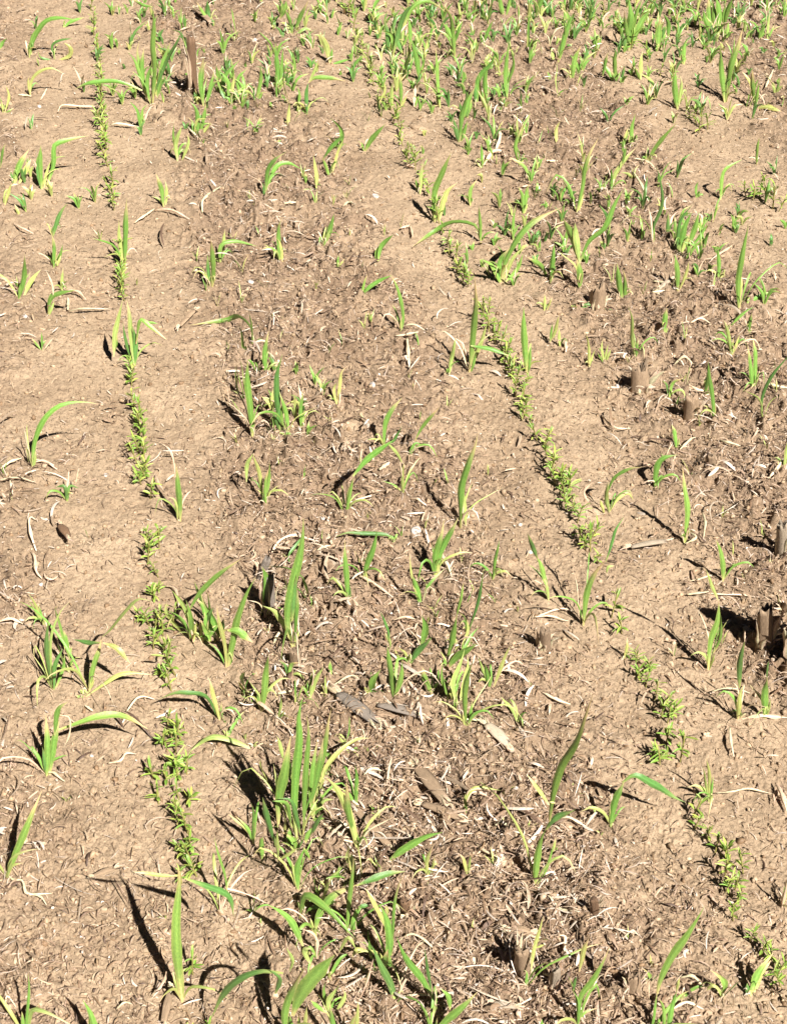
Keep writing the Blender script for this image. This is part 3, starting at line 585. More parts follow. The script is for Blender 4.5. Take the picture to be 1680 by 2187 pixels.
G_SHOOT = 'volunteer cereal shoots scattered over the field'
KINDW = {'g': 'green', 'y': 'pale yellowish', 'k': 'dark green', 'd': 'dry'}
used = set()
PROTO = []
for n, (lab, bs) in enumerate(ENTRY):
    rnd = random.Random(1000 + n)
    # base = the lowest point any blade starts from
    b0 = max((b[2][0] for b in bs), key=lambda p: p[1])
    B = ground(*b0); B.z = hz(B.x, B.y)
    root = empty('cereal_shoot', B); tag(root, None, 'grass shoot', G_SHOOT)
    sc = 1 / pxm(B)
    hmax = 0
    for bi, (k, wd, pts) in enumerate(bs):
        phi = rnd.uniform(-.42, .42)
        nrm = Vector((math.sin(phi), math.cos(phi), 0))
        # small own foot for every blade, close to the root
        P = []
        foot = ground(*pts[0]); near0 = abs(pts[0][0] - b0[0]) < 16 and abs(pts[0][1] - b0[1]) < 16
        A = foot if near0 else B
        for q in pts:
            X3 = on_plane(q[0], q[1], A, nrm)
            if X3.z < .004: X3 = ground(q[0], q[1], .004)
            P.append(X3)
        if near0: P[0].z = -.004
        P = [np.array(p) for p in P]; P[0][2] += B.z if near0 else 0
        hmax = max(hmax, max(p[2] for p in P))
        V, Fc, K, UV = blade(P, wd * .416667 * .8128 * sc * .84, k, rnd)
        V = V - np.array(B)
        o = link('withered_leaf' if k == 'd' else 'leaf_blade', mesh('blade', V, Fc, M_LEAF, K, UV), root)
    # small side leaves at the foot
    for q in range(rnd.choice((2, 3, 3, 4, 5))):
        a = rnd.uniform(0, 6.28); Lq = max(.014, hmax * rnd.uniform(.22, .62)); ln = rnd.uniform(.3, 1.1); ca, sa = math.cos(a), math.sin(a)
        P = [(0, 0, -.003), (ca * Lq * ln * .25, sa * Lq * ln * .25, Lq * .5), (ca * Lq * ln * .7, sa * Lq * ln * .7, Lq * .75), (ca * Lq * ln, sa * Lq * ln, Lq * rnd.uniform(.25, .9))]
        kk = rnd.choice('gydyg'); P = [np.array(p) + np.array(B) for p in P]
        V, Fc, K, UV = blade(P, rnd.uniform(.0018, .0050), kk, rnd, 9)
        link('withered_leaf' if kk == 'd' else 'leaf_blade', mesh('blade', V - np.array(B), Fc, M_LEAF, K, UV), root)
    # pale sheath at the foot
    p0 = np.array((0, 0, -.004)); p1 = (np.array(on_plane(*bs[0][2][min(1, len(bs[0][2]) - 1)], B, Vector((0, 1, 0)))) - np.array(B))
    p1 = p1 / (np.linalg.norm(p1) + 1e-6) * min(.014, .25 * np.linalg.norm(p1))
    if p1[2] < .004: p1[2] = .006
    r = max(.0011, min(.0026, max(b[1] for b in bs) * .35 * sc * .13))
    V, Fc, K, UV = tube([p0, p1], [r * 1.25, r], np.array(rnd.choice([(.5, .44, .24), (.42, .44, .16), (.50, .36, .30)])), 3, 7)
    link('stem', mesh('stem', V, Fc, M_LEAF, K, UV), root)
    if lab:
        assert lab not in used, lab
        used.add(lab); root['label'] = lab
    else:
        main = max(bs, key=lambda b: b[1])
        dx = main[2][-1][0] - main[2][0][0]; dy = main[2][0][1] - main[2][-1][1]
        lean = 'upright' if abs(dx) < .3 * abs(dy) else 'right-leaning' if dx > 0 else 'left-leaning'
        size = 'tall' if hmax > .075 else 'short' if hmax < .04 else 'mid-height'
        PEND.append((root, '%s %s %s shoot' % (size, lean, KINDW[main[0]]), b0[0], b0[1]))
    if len(bs) > 1 and .03 < hmax < .10 and len(bs) < 6: PROTO.append(root)

def copy_tree(o, parent=None):
    c = o.copy(); C.objects.link(c)
    if parent: c.parent = parent
    for ch in o.children: copy_tree(ch, c)
    return c
# the crowd of like shoots along the far edge and a few in the thick litter
rf = random.Random(5); cnt = 0
G_FAR = 'small look-alike shoots crowding the far weedy edge'
tries = 0
while cnt < 52 and tries < 6000:
    tries += 1
    px, py = rf.uniform(0, 1680), rf.uniform(-40, 330)
    P = ground(px, py); s = float(lat(P.x, P.y)); d = float(vn(P.x, P.y, .22, 41))
    pr = (.25 + .75 * (px > 560)) * max(0, 1 - py / 330) ** .5 * (d > .38) * (1.0 if not (560 < px < 760) else .5)
    if rf.random() > pr: continue
    src = rf.choice(PROTO); o = copy_tree(src)
    P.z = hz(P.x, P.y); o.location = P; o.rotation_euler = (0, 0, rf.uniform(0, 6.28)); k = rf.uniform(.6, 1.35); o.scale = (k, k, k)
    o['label'] = 'small green grass shoot in the crowded weedy band along the far edge'; o['group'] = G_FAR; cnt += 1
# fuller clumps round the big ones
EXTRA = ((640, 1500, 70, 90, 9), (660, 1760, 70, 70, 9), (730, 2020, 110, 90, 12), (600, 850, 40, 60, 6), (600, 1300, 40, 50, 4), (450, 1330, 60, 40, 5), (130, 1400, 60, 40, 3), (960, 1420, 60, 60, 4), (1480, 2130, 60, 30, 3), (1590, 780, 60, 60, 4))
for bx, by, sx, sy, m in EXTRA:
    for q in range(m):
        px, py = rf.gauss(bx, sx), min(2200, rf.gauss(by, sy)); P = ground(px, py); P.z = hz(P.x, P.y)
        o = copy_tree(rf.choice(PROTO)); o.location = P; o.rotation_euler = (0, 0, rf.uniform(0, 6.28)); k = rf.uniform(.6, 1.15); o.scale = (k, k, k)
        PEND.append((o, 'small ragged green shoot', px, py))
# tiny thin shoots between the others
cnt = tries = 0
G_TINY = 'tiny thin seedlings among the litter'
while cnt < 230 and tries < 20000:
    tries += 1
    px, py = rf.uniform(0, 1680), rf.uniform(120, 2100); P = ground(px, py)
    if rf.random() > float(residue(P.x, P.y)) * (1.25 - py / 2300): continue
    P.z = hz(P.x, P.y)
    root = empty('grass_seedling', P); tag(root, 'tiny thin yellowish grass seedling poking out of the straw litter', 'grass seedling', G_TINY)
    for q in range(rf.choice((2, 3, 3, 4))):
        a = rf.uniform(0, 6.28); L = rf.uniform(.012, .034) * (1.5 - py / 2600); ln = rf.uniform(.1, .8)
        V, Fc, K, UV = blade([(0, 0, -.003), (math.cos(a) * L * ln * .35, math.sin(a) * L * ln * .35, L * .55), (math.cos(a) * L * ln, math.sin(a) * L * ln, L * .95)], rf.uniform(.0016, .0034), rf.choice('ygyd'), rf, 7)
        link('leaf_blade', mesh('blade', V, Fc, M_LEAF, K, UV), root)
    cnt += 1

# past the 300 nearest shoots the weeds along the far edge run together: one mass of tufts
BLOBS = ((310, 130, 50, 90, 3), (520, 190, 90, 45, 3), (600, 80, 50, 80, 2), (860, 60, 60, 80, 4), (960, 50, 100, 60, 5), (1000, 190, 50, 90, 3), (900, 150, 80, 60, 3), (1340, 50, 90, 60, 6),
 (1240, 100, 60, 60, 3), (1530, 20, 70, 45, 5), (1440, 110, 70, 60, 3), (1130, 20, 120, 35, 4), (1620, 50, 80, 70, 4), (700, 20, 30, 40, 2), (330, 30, 60, 45, 2), (1200, 480, 90, 55, 2), (1090, 540, 60, 40, 1),
 (1460, 490, 50, 40, 1), (60, 390, 60, 40, 1), (1040, 270, 60, 50, 2), (1600, 190, 60, 60, 1), (1300, 380, 150, 80, 2), (400, 200, 60, 40, 2), (1400, 10, 300, 30, 6), (440, 20, 150, 30, 2), (620, 850, 60, 60, 1), (1580, 560, 80, 100, 1))
VV, FF, KK, UU = [], [], [], []; nv = 0
for q in range(900):
    bx, by, sx, sy, _ = rf.choices(BLOBS, [b[4] for b in BLOBS])[0]
    px, py = rf.gauss(bx, sx), rf.gauss(by, sy)
    if not (-80 < px < 1760 and -80 < py): continue
    P = ground(px, py); P.z = hz(P.x, P.y); hh = rf.uniform(.022, .080); kd = rf.choice('gggykk')
    for b in range(rf.choice((3, 4, 5, 6))):
        a = rf.uniform(0, 6.28); Lq = hh * rf.uniform(.5, 1.1); ln = rf.uniform(.1, .7); ca, sa = math.cos(a), math.sin(a)
        Q = [(P.x, P.y, P.z - .003), (P.x + ca * Lq * ln * .3, P.y + sa * Lq * ln * .3, P.z + Lq * .55), (P.x + ca * Lq * ln, P.y + sa * Lq * ln, P.z + Lq * rf.uniform(.6, 1))]
        V, Fc, K, UV = blade(Q, rf.uniform(.0030, .0085), kd if rf.random() < .75 else rf.choice('gyd'), rf, 6)
        VV.append(V); FF.append(Fc + nv); KK.append(K); UU.append(UV); nv += len(V)
tag(link('weedy_grass', mesh('weedy_grass', np.concatenate(VV), np.concatenate(FF), M_LEAF, np.concatenate(KK), np.concatenate(UU))), 'mass of small green and yellowish grass growing thick towards the far edge', 'grass', None, 'stuff')

# ------------------------------------------------------------------ the sown crop: small broadleaf sprouts in rows
PAL['s'] = ((.30, .34, .10), (.165, .290, .045), (.28, .40, .08)); PAL['t'] = ((.38, .38, .13), (.270, .370, .070), (.38, .42, .11))
def make_sprout(seed):
    r = random.Random(seed); root = empty('crop_sprout', (0, 0, 0)); tag(root, 'leafy sprout', 'crop sprout', 'crop sprouts in the sown rows')
    h = r.uniform(.018, .034); lx, ly = r.uniform(-.004, .004), r.uniform(-.004, .004)
    V, Fc, K, UV = tube([(0, 0, -.004), (lx * .4, ly * .4, h * .5), (lx, ly, h)], [.0011, .0008], np.array((.28, .26, .08)), 5, 6)
    link('stem', mesh('stem', V, Fc, M_LEAF, K, UV), root)
    VV, FF, KK, UU = [], [], [], []; n = 0
    a = r.uniform(0, 6.28)
    specs = [(0, .35, .011, .0040), (math.pi, .35, .011, .0040)]
    for q in range(r.choice((9, 11, 12, 14))): specs.append((1.57 + q * 2.1 + r.uniform(-.4, .4), r.uniform(.4, 1.0), r.uniform(.008, .017), r.uniform(.0018, .0032)))
    for az, zf, L, wdt in specs:
        az += a; el = r.uniform(.3, 1.25) if zf > .5 else r.uniform(.05, .5)
        s0 = np.array((lx * zf, ly * zf, h * zf)); d = np.array((math.cos(az) * math.cos(el), math.sin(az) * math.cos(el), math.sin(el)))
        P = [s0, s0 + d * L * .6, s0 + d * L * 1.05 - np.array((0, 0, L * .22 * r.random()))]
        V, Fc, K, UV = blade(P, wdt, r.choice('sst'), r, 6)
        # leaves face up rather than sideways: rotate width by re-making it horizontal
        Q, _ = spline(P, 7); T = np.gradient(Q, axis=0); T /= np.linalg.norm(T, axis=1)[:, None]
        Wd = np.cross(T, np.array([0, 0, 1.])); Wd /= np.linalg.norm(Wd, axis=1)[:, None] + 1e-9
        hw = np.sin(np.linspace(.12, 3.0, 7)) ** .8 * wdt / 2
        V = np.array([Q[i] + Wd[i] * hw[i] * e + np.array((0, 0, abs(e) * hw[i] * .5)) for i in range(7) for e in (-1, -.5, 0, .5, 1)])
        VV.append(V); FF.append(Fc + n); KK.append(K); UU.append(UV); n += len(V)
    FF = np.concatenate(FF)
    link('foliage', mesh('foliage', np.concatenate(VV), FF, M_LEAF, np.concatenate(KK), np.concatenate(UU)), root)
    return root
SPR = [make_sprout(50 + i) for i in range(9)]; first = set()
ROW_L = '193,8 197,34 203,62 209,88 212,112 215,135 216,150 215,166 214,182 217,196 218,210 219,222 220,238 216,255 222,270 224,288 226,305 230,325 234,342 240,382 236,396 243,408 238,422 245,436 258,548 262,560 260,574 265,588 260,602 266,616 268,632 276,778 286,792 281,806 290,862 302,872 294,884 303,898 297,912 305,928 298,944 306,958 297,974 304,990 312,1004 301,1016 322,1046 330,1056 314,1136 326,1146 340,1154 322,1164 333,1176 318,1188 336,1212 330,1226 338,1240 332,1256 302,1304 318,1312 346,1312 366,1310 332,1328 350,1336 342,1352 330,1366 348,1376 358,1392 342,1400 366,1406 352,1420 372,1420 360,1436 366,1452 358,1530 374,1538 362,1552 386,1560 356,1574 374,1588 392,1578 368,1604 330,1642 376,1624 400,1634 384,1648 362,1654 396,1662 382,1684 338,1694 372,1700 402,1694 384,1714 396,1730 378,1746 400,1760 388,1776 406,1790 392,1806 410,1820 398,1836 418,1850 386,1862 406,1868 408,2052 400,2070 420,2056 444,2172 430,2180 458,2182 410,2184'
ROW_M = '733,4 742,22 752,48 760,74 768,90 776,100 784,124 792,140 786,156 800,170 812,188 824,206 834,224 844,242 838,256 850,262 854,278 862,298 870,318 880,330 874,346 888,352 896,368 905,386 914,402 924,424 930,446 938,466 946,488 952,510 960,526 970,540 982,552 974,566 990,572 984,588 996,600 1030,652 1044,660 1038,676 1052,686 1046,700 1060,708 1054,722 1068,730 1080,742 1074,758 1086,772 1096,782 1088,796 1102,804 1114,818 1104,830 1120,838 1112,852 1126,862 1118,874 1132,890 1146,922 1158,936 1150,948 1166,958 1160,970 1178,978 1186,990 1176,1002 1194,1004 1188,1018 1204,1020 1196,1034 1212,1038 1204,1052 1220,1056 1212,1070 1226,1082 1218,1092 1234,1098 1240,1134 1256,1142 1246,1156 1262,1164 1276,1190 1306,1296 1318,1308 1326,1330 1364,1396 1380,1398 1392,1408 1372,1412 1388,1424 1366,1426 1378,1444 1390,1456 1400,1470 1412,1486 1420,1498 1432,1508 1410,1514 1426,1526 1416,1542 1424,1560 1392,1588 1406,1596 1424,1594 1442,1588 1452,1600 1436,1610 1410,1608 1480,1716 1492,1724 1484,1740 1500,1746 1512,1764 1526,1790 1540,1786 1552,1800 1536,1812 1560,1818 1590,1834 1578,1844 1550,1842 1540,1856 1556,1862 1546,1880 1568,1876 1556,1896 1574,1898 1562,1916 1578,1912 1568,1936 1574,1954 1600,1980 1614,1990 1626,2006 1640,2000 1612,2012 1632,2024 1650,2020 1668,2012 1644,2040 1660,2050 1676,2044 1652,2066 1672,2076 1664,2094 1682,2110'
ROW_R = '1290,30 1320,66 1345,96 1380,122 1408,150 1430,172 1470,236 1484,248 1500,250 1494,268 1512,262 1590,400 1606,412 1620,404 1634,416 1648,430 1664,436'
GAPS = 52
for rname, txt in (('left', ROW_L), ('middle', ROW_M), ('right', ROW_R)):
    pts = [tuple(map(float, q.split(','))) for q in txt.split()]
    keep = [pts[0]]
    for q in pts[1:]:
        if min(math.hypot(q[0] - k_[0], q[1] - k_[1]) for k_ in keep[-4:]) > 9 + 15 * max(0, q[1] - 200) / 2000: keep.append(q)
    pts = keep; runs = [[pts[0]]]
    for q in pts[1:]:
        if math.hypot(q[0] - runs[-1][-1][0], q[1] - runs[-1][-1][1]) > GAPS: runs.append([])
        runs[-1].append(q)
    runs = runs[::-1]
    for ri, run in enumerate(runs):
        where = '%s row\'s %s run from the near end' % (rname, 'only' if len(runs) == 1 else 'nearest' if ri == 0 else ORD[ri + 1]) if not (ri == 0) else '%s row\'s nearest run' % rname
        for qi, (px, py) in enumerate(run[::-1]):
            v = (px * 7 + qi + int(py)) % len(SPR); v = int(v); src = SPR[v]
            if v in first: o = copy_tree(src)
            else: o = src; first.add(v)
            z = rf.uniform(.85, 1.35)
            k = z * (1.05 + .3 * max(0, 1 - py / 1400))
            P = ground(px + rf.uniform(-3, 3), py + 13 * pxm(ground(px, py)) / 1400 * 1.4); P.z = hz(P.x, P.y)
            o.location = P; o.rotation_euler = (rf.uniform(-.25, .25), rf.uniform(-.25, .25), rf.uniform(0, 6.28)); o.scale = (k, k, k * rf.uniform(.8, 1.2))
            o['group'] = 'crop sprouts in the %s sown row' % rname
            nth = 'nearest' if qi == 0 else ORD[qi + 1] if qi < 12 else ('%dth' % (qi + 1) if qi % 10 + 1 not in (1, 2, 3) or qi < 20 else '%d%s' % (qi + 1, {1: 'st', 2: 'nd', 3: 'rd'}[(qi + 1) % 10]))
            o['label'] = 'small leafy crop sprout, %s of the %s' % (nth, where)

# ------------------------------------------------------------------ old maize stubs and stalk pieces
TAN, BRN, GRY, CRM = (.46, .33, .21), (.30, .18, .10), (.34, .29, .24), (.60, .50, .37)
STUBS = [('00', 1215, 590, 1205, 220, 58, BRN, 'tall brown maize stub standing among grass at the far left'),
 ('12', 480, 345, 490, 185, 92, TAN, 'short wide tan maize stub, right of upper centre, behind a flat leaf'),
 ('12', 760, 860, 752, 710, 110, TAN, 'squat maize stub beside a black hollow at the right'),
 ('12', 1075, 1020, 1070, 860, 90, TAN, 'maize stub in thick litter right of the squat stub'),
 ('12', 1200, 1350, 1195, 1240, 60, TAN, 'short maize stub with a black shadow at the right, middle part'),
 ('22', 1655, 290, 1640, 40, 95, CRM, 'bright cream maize stub at the right edge'),
 ('22', 1540, 870, 1535, 590, 100, TAN, 'big tan maize stub near the right edge with a wide black shadow'),
 ('22', 1790, 960, 1770, 420, 200, GRY, 'added grey stub out of view past the right edge, casting a black shadow'),  # unseen stub, added to cast the dark shadow at the right edge
 ('22', 1668, 640, 1690, 560, 70, TAN, 'broken stub piece right at the right edge, middle'),
 ('22', 150, 875, 145, 720, 80, TAN, 'low brown maize stub left of the thin wiry-tipped shoot'),
 ('21', 215, 1015, 210, 870, 78, TAN, 'low stub in litter behind the tallest mass of blades'),
 ('20', 1700, 640, 1690, 420, 80, GRY, 'grey maize stub in black shade left of centre'),
 ('20', 1640, 420, 1690, 300, 60, GRY, 'small grey stub beside the tallest left-centre shoot'),
 ('32', 705, 1440, 712, 1305, 86, TAN, 'tan maize stub at the bottom right beside a long shadow'),
 ('32', 475, 965, 450, 790, 58, BRN, 'thin brown stub with pale edges on the lower right soil'),
 ('32', 215, 1420, 225, 1250, 62, CRM, 'split cream stub near the bottom right, beside the forked shoot'),
 ('31', 1640, 1320, 1625, 1070, 90, TAN, 'blocky tan stub in litter at the lower right'),
 ('31', 905, 960, 900, 830, 80, BRN, 'dark stub in black shade, lower centre')]
for n, (t, x0, y0, x1, y1, wd, colr, lab) in enumerate(STUBS):
    rnd = random.Random(300 + n)
    B = ground(*tp(t, x0, y0)); T_ = on_plane(*tp(t, x1, y1), B, Vector((0, 1, 0))); s = 1 / pxm(B)
    r = wd * .3387 * s * .5 * .85
    root = empty('maize_stub', B); tag(root, lab, 'maize stub', 'old maize stubs')
    d = np.array(T_ - B); d = d + np.array((0, rnd.uniform(-.25, .1) * d[2], 0))
    V, Fc, K, UV = tube([(0, 0, -.01), d * .5, d], [r * 1.25, r * 1.0, r * .92], np.array(colr) * rnd.uniform(.6, .85), 8, 18, .75, r * .85, rnd)
    st = link('stalk', mesh('stalk', V, Fc, M_STALK, K, UV), root)
    for q in range(rnd.choice((9, 11, 13))):       # torn sheath strips round the foot
        a = rnd.uniform(0, 6.28); L = np.linalg.norm(d) * rnd.uniform(.4, 1.25); c, sn = math.cos(a), math.sin(a); rr = r * 1.15
        P = [(c * rr, sn * rr, -.003), (c * rr * 1.15 + d[0] * .3, sn * rr * 1.15, L * .45), (c * rr * rnd.uniform(1.1, 2.6), sn * rr * rnd.uniform(1.1, 2.6), L * rnd.uniform(.55, .95))]
        P = [np.array(p) + 0 for p in P]
        V, Fc, K, UV = blade([p + np.array(B) for p in P], r * rnd.uniform(.35, 1.2), 'd', rnd, 8)
        link('husk_strip', mesh('husk_strip', V - np.array(B), Fc, M_STRAW, K * .8, UV), root)
LYING = [('21', 480, 1215, 700, 1390, 78, GRY, 'dark grey broken stalk lying by black shade near the centre'),
 ('21', 730, 1285, 965, 1355, 58, GRY, 'grey brown flat stalk piece lying right of the dark grey one'),
 ('31', 970, 60, 1135, 280, 78, TAN, 'weathered stalk piece lying aslant, lower right of centre'),
 ('31', 1005, 290, 1230, 385, 54, TAN, 'pointed tan stalk splinter lying below the weathered piece'),
 ('31', 580, 310, 800, 560, 58, TAN, 'long brown stalk lying aslant over a black shadow, lower centre'),
 ('21', 1410, 1400, 1545, 1520, 66, CRM, 'pale cream chunk of stalk lying right of the looped shadow'),
 ('30', 1035, 1620, 1080, 1430, 44, TAN, 'straight tan stick below the tall ribbon blade, bottom left'),
 ('22', 690, 265, 910, 238, 44, CRM, 'cream stalk sliver lying level at the right, middle part'),
 ('20', 385, 125, 440, 215, 48, BRN, 'small dark stalk piece on the open soil at the left'),
 ('00', 1240, 90, 1330, 190, 40, TAN, 'tan stalk pieces leaning together behind the tall brown stub'),
 ('31', 1560, 1100, 1690, 1120, 60, TAN, 'flat tan stalk block lying at the lower right'),
 ('31', 1450, 1545, 1590, 1560, 48, CRM, 'short cream husk chunk at the bottom, right of centre'),
 ('30', 600, 730, 740, 680, 36, TAN, 'soil coloured husk lying on open ground, lower left'),
 ('10', 1140, 470, 1240, 400, 32, TAN, 'tan pointed husk on open soil right of the left row'),
 ('12', 860, 245, 950, 190, 28, CRM, 'cream husk sliver in litter at the upper right')]
for n, (t, x0, y0, x1, y1, wd, colr, lab) in enumerate(LYING):
    rnd = random.Random(400 + n)
    A = ground(*tp(t, x0, y0)); B = ground(*tp(t, x1, y1)); s = 1 / pxm(A); r = wd * .3387 * s * .5
    Mid = (A + B) / 2; lift = r * .5 + .005
    root = empty('stalk_piece', Mid); tag(root, lab, 'stalk piece', 'old stalk pieces lying on the soil')
    a, b = np.array(A - Mid), np.array(B - Mid); a[2] = lift + .003 + hz(A.x, A.y); b[2] = lift + rnd.uniform(.002, .012) + hz(B.x, B.y)
    m_ = (a + b) / 2 + np.array((0, 0, .002))
    V, Fc, K, UV = tube([a, m_, b], [r * .8, r * 1.05, r * .7], np.array(colr) * rnd.uniform(.7, 1.0), 9, 16, .45, r * 1.9, rnd)
    link('stalk', mesh('stalk', V, Fc, M_STALK, K, UV), root)
    for q in range(7):
        e = b if q % 2 else a; dr = (b - a) / np.linalg.norm(b - a) * (1 if q % 2 else -1)
        P = [e - dr * r + np.array(Mid), e + dr * r * 1.2 + np.array(Mid) + np.array((rnd.uniform(-r, r), rnd.uniform(-r, r), .002)), e + dr * r * rnd.uniform(1.5, 3) + np.array(Mid) + np.array((rnd.uniform(-r, r), rnd.uniform(-r, r), -.002))]
        V, Fc, K, UV = blade(P, r * .7, 'd', rnd, 7)
        link('splinter', mesh('splinter', V - np.array(Mid), Fc, M_STRAW, K * .75, UV), root)

# ------------------------------------------------------------------ single straws and husk strips one can pick out
STRAWS = '''11|30:910,560 918,650 925,735|upright bar of the pale T-shaped pair of straws near the centre
11|20:835,540 900,548 980,556|crossbar of the pale T-shaped pair of straws near the centre
11|16:878,488 950,505 1022,520|thin cream straw just above the T-shaped pair
11|20:930,1540 980,1570 1035,1590|
11|18:525,1590 620,1560 740,1525|
11|34:735,1365 800,1345|
10|16:0,1460 120,1450 232,1456|level straw of the crossed pair at the left edge, middle part
10|20:70,1420 92,1540|upright straw of the crossed pair at the left edge, middle part
10|22:10,1375 70,1350 145,1300|
10|18:210,1335 290,1330 365,1362|
10|18:210,1300 300,1330 350,1350|
10|16:435,375 530,390 700,368|
10|22:435,370 435,290|
10|20:390,262 480,265 550,300|
10|20:1220,110 1270,110 1310,180|
20|22:230,75 195,75 200,180 238,285|upper of two pale curled straws on bare soil at the left
20|28:205,290 230,340 238,430 275,462|lower thick pale curled straw on bare soil at the left
20|15:290,430 300,465 340,472 375,440|little hooked straw right of the pale curled straws
20|24:0,738 80,740 155,752|
20|22:685,1605 770,1600 800,1560 865,1552|pale wavy straw between left edge and left row, lower middle
20|22:1035,470 1100,500 1128,580 1132,660|
20|18:590,1270 540,1240|
20|16:800,1280 880,1215 980,1200|
30|20:295,40 350,60 410,95|
30|20:55,700 90,740 150,752 175,830 250,825 330,815|crinkled straw trailing below the slanting blade at the left edge
30|16:170,830 260,850 300,890|
30|14:110,1540 60,1490 40,1530|
30|16:740,1540 790,1515 835,1495|
31|18:885,1490 970,1492 1062,1486|straight white straw lying level at the bottom centre
31|24:1460,428 1500,424 1540,432|short white straw lying level at the lower right
31|26:485,385 505,425 540,435 572,428|white hooked scrap in black shade, lower centre
31|30:360,365 420,430 480,480 565,525|
31|20:480,540 600,540 700,548|
31|22:960,680 1060,712 1165,715|
31|22:640,110 690,80 770,85|
31|18:700,1060 720,1150|
31|18:850,1140 950,1130 1100,1210|
31|30:870,1030 925,1000|
31|22:1340,530 1400,600 1500,650|
32|26:165,908 250,960 355,1002|
32|24:1000,1350 1080,1365 1155,1395|
32|24:940,1545 1040,1512 1150,1540|
32|20:228,368 300,385 420,412|
32|16:1225,160 1330,170 1440,148 1580,170|long thin straw lying level at the right, lower middle
32|18:640,1110 690,1090 740,1098|
32|18:100,1340 180,1370 250,1410|
32|24:230,1160 270,1170 265,1240|white hooked scrap at the bottom right beside the split stub
32|18:1590,180 1600,240|
32|34:1605,110 1640,190 1680,280|
32|20:120,740 190,715 230,740|
22|22:1318,1360 1318,1450 1342,1560|pale hanging straw near the right edge, lower middle
22|22:130,1175 200,1215 310,1248|
22|16:1060,445 1200,432|
22|18:1045,535 1180,545|
22|16:95,690 200,655 290,640 360,665|
22|16:80,700 170,690 300,700|
22|20:1140,30 1155,110 1150,190|
22|14:1200,1140 1300,1135 1450,1140|
22|12:1160,540 1300,555 1500,560|
22|22:1060,150 1100,210 1030,215|
21|24:45,300 100,230 180,195 260,200 380,222|long arched dry straw behind the tallest left-centre shoot
21|24:310,320 380,265 470,245|
21|26:415,180 440,240 485,285|
21|22:570,430 690,510 820,585|
21|18:820,725 900,735 965,732|
21|30:1120,290 1160,370 1190,450|
21|18:1250,1385 1330,1380 1410,1390|
21|24:70,860 110,830 150,830|
21|24:30,560 60,640|
21|22:570,590 600,640 640,690|
21|16:420,1160 560,1120 620,1110|
21|22:90,1190 190,1190|
12|26:1050,850 1110,880 1185,882|
12|24:1525,865 1600,875 1685,878|
12|20:960,718 1020,712 1085,722|
12|18:510,1010 560,1080 620,1112 690,1088|
12|20:1250,1185 1290,1215 1380,1222|
12|20:1000,1240 1060,1190 1100,1160|
12|22:830,180 900,215 830,245|
12|26:280,560 285,620|
12|18:1060,465 1120,455 1190,465|
12|22:820,300 900,295|
12|20:1590,120 1600,190|
12|24:1560,1430 1610,1380 1640,1340|
12|20:1340,-60 1250,20 1190,60|
01|22:930,1430 945,1510|
01|22:870,1460 925,1430|
01|20:500,1350 540,1320 590,1340|
01|20:900,1060 960,1075|
01|30:1390,1060 1440,1010 1500,980 1530,1000|pale kinked dead leaf beside the far-centre dark clump
01|26:1460,985 1490,900 1468,800|
01|18:140,1345 215,1335|
01|18:150,1360 200,1330|
02|20:0,1200 60,1190|
02|20:700,1150 760,1240 800,1300|
02|26:1560,1160 1600,1220|
02|22:160,1040 230,1030|
02|20:850,1060 800,1040 700,1035|
02|22:1540,560 1590,450|
00|14:370,722 400,690 500,685 620,675|thin dark straw running left from the left row, far part
00|18:850,1410 900,1390 980,1340|
00|22:1280,1370 1290,1310 1400,1190|
00|16:700,790 760,800 880,805|
00|18:120,608 200,610|
00|16:1240,180 1130,210|
00|18:1180,790 1250,890|
00|18:980,1345 1100,1370 1200,1410|
00|16:260,630 300,560|
00|16:90,1430 150,1480 220,1500|
'''
G_STR = 'single dry straws lying on the soil'
for n, ln in enumerate(STRAWS.strip().split('\n')):
    t, q, lab = ln.split('|'); wd, pts = q.split(':'); rnd = random.Random(600 + n)
    pp = [tp(t, *map(float, a.split(','))) for a in pts.split()]
    G = [ground(*p) for p in pp]; Mid = sum(G, Vector()) / len(G); s = 1 / pxm(Mid)
    P = []
    for i, g in enumerate(G):
        a = i / max(1, len(G) - 1); P.append(np.array(g) + np.array((0, 0, gz(g.x, g.y) + .0035 + rnd.uniform(0, .006) + .006 * math.sin(a * math.pi))))
    w_ = float(wd) * .3387 * s * 1.0
    V, Fc, K, UV = blade(P, w_, 'd', rnd, 12)
    # a straw is as wide at its ends as in its middle: push the profile out
    o = link('dry_straw', mesh('dry_straw', V - np.array(Mid), Fc, M_STRAW, np.clip(K * rnd.uniform(.85, 1.15), 0, .85), UV)); o.location = Mid
    so = o.data.vertices; tag(o, None, 'straw', G_STR)
    md = o.modifiers.new('thickness', 'SOLIDIFY'); md.thickness = w_ * .22; md.offset = 0
    if lab: o['label'] = lab
    else:
        dx, dy = pp[-1][0] - pp[0][0], pp[-1][1] - pp[0][1]
        form = 'level' if abs(dx) > 2 * abs(dy) else 'endwise' if abs(dy) > 2 * abs(dx) else 'slanting'
        PEND.append((o, '%s %s dry straw' % ('long' if math.hypot(dx, dy) > 40 else 'short', form), (pp[0][0] + pp[-1][0]) / 2, pp[0][1]))

